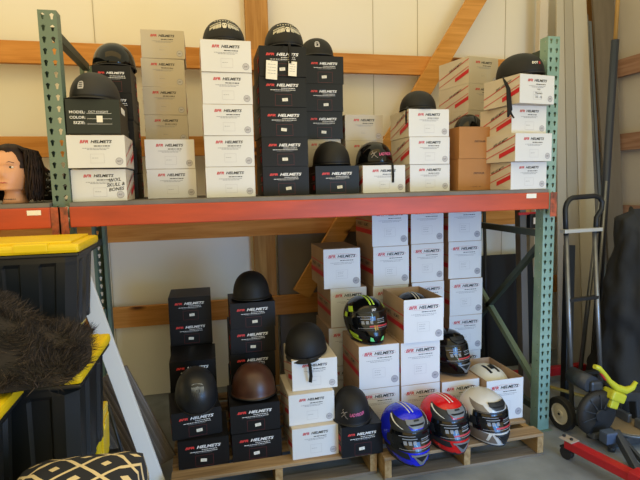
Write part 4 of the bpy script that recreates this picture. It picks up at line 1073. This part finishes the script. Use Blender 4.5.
def wheel(parent, x, y, z, r, w_, axis=(1, 0, 0)):
    ax = Vector(axis).normalized(); u_ = ax.cross(Vector((0, 0, 1))).normalized(); c = Vector((x, y, z)); b = B()
    prof = [(r*.62, -w_*.42), (r*.93, -w_*.5), (r, -w_*.3), (r, w_*.3), (r*.93, w_*.5), (r*.62, w_*.42)]
    rows = [[c+ax*o_+(u_*math.cos(2*PI*i/40)+Vector((0, 0, 1))*math.sin(2*PI*i/40))*rr_ for i in range(40)] for rr_, o_ in prof]
    b.grid(rows, 0, wrap=True, smooth=False); tq = b.build('tyre', m_rubber, parent)
    b = B(); rows = [[c+ax*o_+(u_*math.cos(2*PI*i/40)+Vector((0, 0, 1))*math.sin(2*PI*i/40))*rr_ for i in range(40)] for rr_, o_ in [(.002, -w_*.46), (r*.2, -w_*.46), (r*.24, -w_*.3), (r*.55, -w_*.25), (r*.63, -w_*.43), (r*.63, w_*.43), (r*.55, w_*.25), (r*.24, w_*.3), (r*.2, w_*.46), (.002, w_*.46)]]
    b.grid(rows, 0, wrap=True, smooth=False); b.build('hub', mat('cream_hub', '#b8b2a2', .5), parent)
    b = B(); b.cyl(c, ax, .008, w_*1.15, 12); b.build('axle_nut', m_darksteel, parent)
wheel(ht, -.235, -.03, .104, .103, .042); wheel(ht, .20, .03, .104, .103, .042)
B().tube([(-.235, -.03, .104), (.20, .03, .104)], .008, 10).build('axle', m_darksteel, ht)
for xx, L_ in ((-.04, 'left'), (.09, 'right')):
    pass
b = B(); b.bar((2.86, .36, .003), (2.90, .44, 1.02), .045, .045, up=(1, 0, 0), bev=.004); tag(b.build('square_steel_post', m_darksteel), 'dark square steel post, shorter one behind the hand truck', 'post')
b = B(); b.bar((3.03, .34, .003), (3.10, .44, 1.08), .055, .055, up=(1, 0, 0), bev=.004); tag(b.build('square_steel_post', m_darksteel), 'dark square steel post standing right of the hand truck', 'post')
b = B(); b.bar((2.74, .40, .003), (2.74, .50, 1.42), .06, .05, up=(1, 0, 0), bev=.004); lean('dark_board', 'large black board leaning low on the back wall behind the right upright', 'board', 2.66, 3.30, 1.0, 2.66, 3.30, 1.09, .93, .012, mat('soot_board', '#1d1c1c', .8))
tag(b.build('square_steel_post', mat('taupe_steel', '#5e5851', .6)), 'tall taupe post close behind the right upright', 'post')
t = thing('bar_clamp', 'red and grey bar clamp hanging behind the right upright', 'clamp', (2.80, .452, 1.26), math.radians(8))
B().box(-.12, .10, -.006, .006, .045, .062).build('bar', mat('clamp_red', '#b3242a', .4), t)
B().box(-.03, .02, -.02, .02, -.05, .05, bev=.006).build('jaw', m_darksteel, t)
b = B(); b.box(.02, .17, -.012, .012, -.02, .018, bev=.004); b.build('handle', m_darksteel, t); B().box(-.005, .03, -.023, -.0205, -.02, .025).build('paper_label', m_paper, t)
# red hoist leg
t = thing('hoist_leg', 'red painted steel leg with a caster lying on the floor', 'hoist leg', (2.50, -.31, 0), math.radians(13))
b = B(); b.box(-.028, .028, -.90, .0, .07, .115, bev=.004); b.build('leg_tube', m_redp, t)
b = B(); b.box(-.034, .034, -.05, .03, .1155, .121, bev=.003); b.build('end_plate', mat('scuffed_plate', '#9d9086', .5), t)
for yy in (-.035, .030): B().cyl((0, yy*.7, .125), (0, 0, 1), .009, .008, 8).build('bolt', m_darksteel, t)
b = B(); b.box(-.022, .022, -.03, .03, .06, .070); b.build('caster_fork', m_darksteel, t)
b = B(); b.cyl((0, 0, .036), (1, 0, 0), .035, .028, 24); b.build('caster_wheel', m_rubber, t)
b = B(); b.box(-.042, .042, -.95, -.36, .045, .13, bev=.006); b.build('outer_sleeve', m_redp, t)
b = B(); b.box(-.62, .0, -.03, .03, .06, .12, bev=.004); o = b.build('cross_leg', m_redp); o.location = (3.42, .62, 0); tag(o, 'second red steel leg in the dark behind the hand truck', 'hoist leg')
b = B(); b.cyl((0, 0, .03), (1, 0, 0), .029, .026, 20); o2 = b.build('caster_wheel', m_rubber, o); o2.location = (-.55, 0, 0)
b = B(); b.cyl((0, 0, .03), (1, 0, 0), .029, .026, 20); o2 = b.build('caster_wheel', m_rubber, o); o2.location = (-.05, 0, 0)

# mitre saw
ms = thing('miter_saw', 'miter saw with a bright yellow-green handle and dark base', 'saw', (2.745, -.235, 0), 0)
m_ryo = mat('lime_yellow', '#bdbb2c', .45); m_sawgrey = mat('saw_grey', '#32363b', .4, var=.15, scale=8); m_alu = mat('cast_alloy', '#6a6e72', .45, metal=.5, var=.2, scale=12)
b = B(); b.box(.02, .46, -.10, .11, .028, .075, bev=.01)
for xx in (.05, .43):
    for yy in (-.075, .085): b.cyl((xx, yy, .015), (0, 0, 1), .02, .03, 14)
b.build('base', m_sawgrey, ms)
b = B(); b.cyl((.23, -.01, .084), (0, 0, 1), .125, .016, 48); b.box(-.03, .12, -.03, .03, .055, .088, bev=.006); b.build('turntable', m_alu, ms)
b = B(); b.cyl((.23, -.01, .0935), (0, 0, 1), .112, .004, 48); b.build('scale_ring', mat('scale_tan', '#8b7656', .5), ms)
for s_ in (-1, 1):
    b = B(); b.box(.245, .27, -.01+min(s_*.02, s_*.12), -.01+max(s_*.02, s_*.12), .096, .150, bev=.006); b.build('fence', m_alu, ms)
b = B(); b.box(-.03, .045, -.125, -.065, .07, .135, bev=.008); b.build('table_lock', mat('blue_grey', '#445064', .5), ms)
b = B(); b.bar((.06, -.09, .12), (.00, -.30, .015), .035, .05, bev=.008); b.bar((.10, -.11, .07), (.08, -.29, .015), .02, .03, bev=.005); b.bar((.0, -.285, .014), (.09, -.285, .014), .03, .022, bev=.004); b.build('front_bracket', m_sawgrey, ms)
b = B(); b.bar((.36, .05, .06), (.33, .05, .25), .06, .06, up=(1, 0, 0), bev=.012); b.bar((.34, .05, .24), (.14, .03, .275), .055, .06, bev=.014); b.build('pivot_arm', m_sawgrey, ms)
b = B(); b.cyl((.01, -.012, .195), (0, 1, 0), .122, .0025, 60); b.cyl((.01, -.03, .195), (0, 1, 0), .036, .02, 28); b.build('blade', m_darksteel, ms)
b = B(); N_ = 44; P = []
for r_, yy in ((.03, -.030), (.10, -.034), (.134, -.024), (.136, .004), (.10, .012)):
    P.append([Vector((.01+r_*math.cos(.15*PI+PI*1.15*i/N_), yy, .20+r_*math.sin(.15*PI+PI*1.15*i/N_))) for i in range(N_+1)])
b.grid(P); o = b.build('blade_guard', mat('smoke_guard', '#262421', .5, spec=.3), ms); md = o.modifiers.new('s', 'SOLIDIFY'); md.thickness = .003
for k in range(5):
    a = .35*PI+k*.18*PI; b = B(); b.bar((.01+.04*math.cos(a), -.036, .20+.04*math.sin(a)), (.01+.12*math.cos(a), -.034, .20+.12*math.sin(a)), .004, .006, up=(0, 1, 0)); b.build('guard_rib', m_sawgrey, ms)
b = B(); b.cyl((-.01, .10, .36), (0, 1, 0), .05, .16, 28); b.box(-.03, .05, .0, .06, .32, .385, bev=.015); b.build('motor', m_sawgrey, ms)
b = B(); b.bar((.055, -.025, .325), (.145, -.025, .285), .055, .085, up=(0, 1, 0), bev=.012); b.bar((.055, -.025, .27), (.11, -.025, .25), .05, .06, up=(0, 1, 0), bev=.010); b.build('upper_guard', m_ryo, ms)
b = B(); b.tube([(-.045, -.03, .492), (-.015, -.03, .480), (.02, -.03, .445), (.06, -.03, .395), (.11, -.03, .350), (.17, -.03, .325), (.22, -.03, .335), (.245, -.03, .368)], [.013, .015, .013, .015, .021, .023, .016, .012], 14)
b.build('handle', m_ryo, ms)
b = B(); b.bar((.00, -.03, .447), (.035, -.03, .405), .012, .012); b.build('trigger', m_redp, ms)
o = B().box(-.028, .028, -.0008, .0008, -.016, .016).build('rating_label', mat('label_grey', '#9aa19c', .4), ms); o.location = (.100, -.0535, .305); o.rotation_euler = (0, .42, 0)
b = B(); b.tube([(.20, .0, .33), (.25, -.05, .36), (.29, -.08, .30), (.26, -.09, .20), (.30, -.08, .13), (.36, -.06, .11)], .006, 8); b.build('power_cord', m_rubber, ms)
b = B(); b.bar((-.18, .10, .24), (.16, -.12, .16), .035, .012, bev=.003); o = b.build('timber_offcut', mat('ochre_wood', '#8b7a3a', .6)); o.location = (2.86, .12, .02); o.parent = None
tag(o, 'narrow ochre slat lying behind the saw blade', 'slat'); o.location = (3.02, .17, -.10)
# dark tarp heap and cardboard on the right
b = B(); n = 40; rows = []
for j in range(n+1):
    v_ = j/n; row = []
    for i in range(49):
        a = 2*PI*i/48; p = Vector((math.cos(a), math.sin(a), v_*3))
        r_ = 1+.22*noise.noise(p*1.5)+.12*noise.noise(p*4)+.07*math.sin(a*9+v_*3)*(1-.6*v_)
        s_ = (1-.55*v_**1.3)*(1 if v_ < .97 else .45)
        row.append(Vector((.27*r_*s_*math.cos(a)-.05*v_, .27*r_*s_*math.sin(a), 1.30*v_+.05*math.cos(a*2+.6)*v_)))
    rows.append(row)
V = b.grid(rows, 0, wrap=True); b.bm.faces.new(V[-1])
o = b.build('dark_tarp', mat('tarp_dark', '#26282b', .85, var=.2, scale=4)); o.location = (3.50, .22, .002); tag(o, 'tall shape covered by a dark tarp at the right edge', 'tarp')
b = B(); b.bar((3.36, -.17, .75), (3.42, -.19, 1.03), .12, .008, up=(0, 1, .1)); o = b.build('cardboard_piece', mat('pale_brown_card', '#8a6a52', .8)); tag(o, 'piece of brown cardboard propped against the dark tarp', 'cardboard')
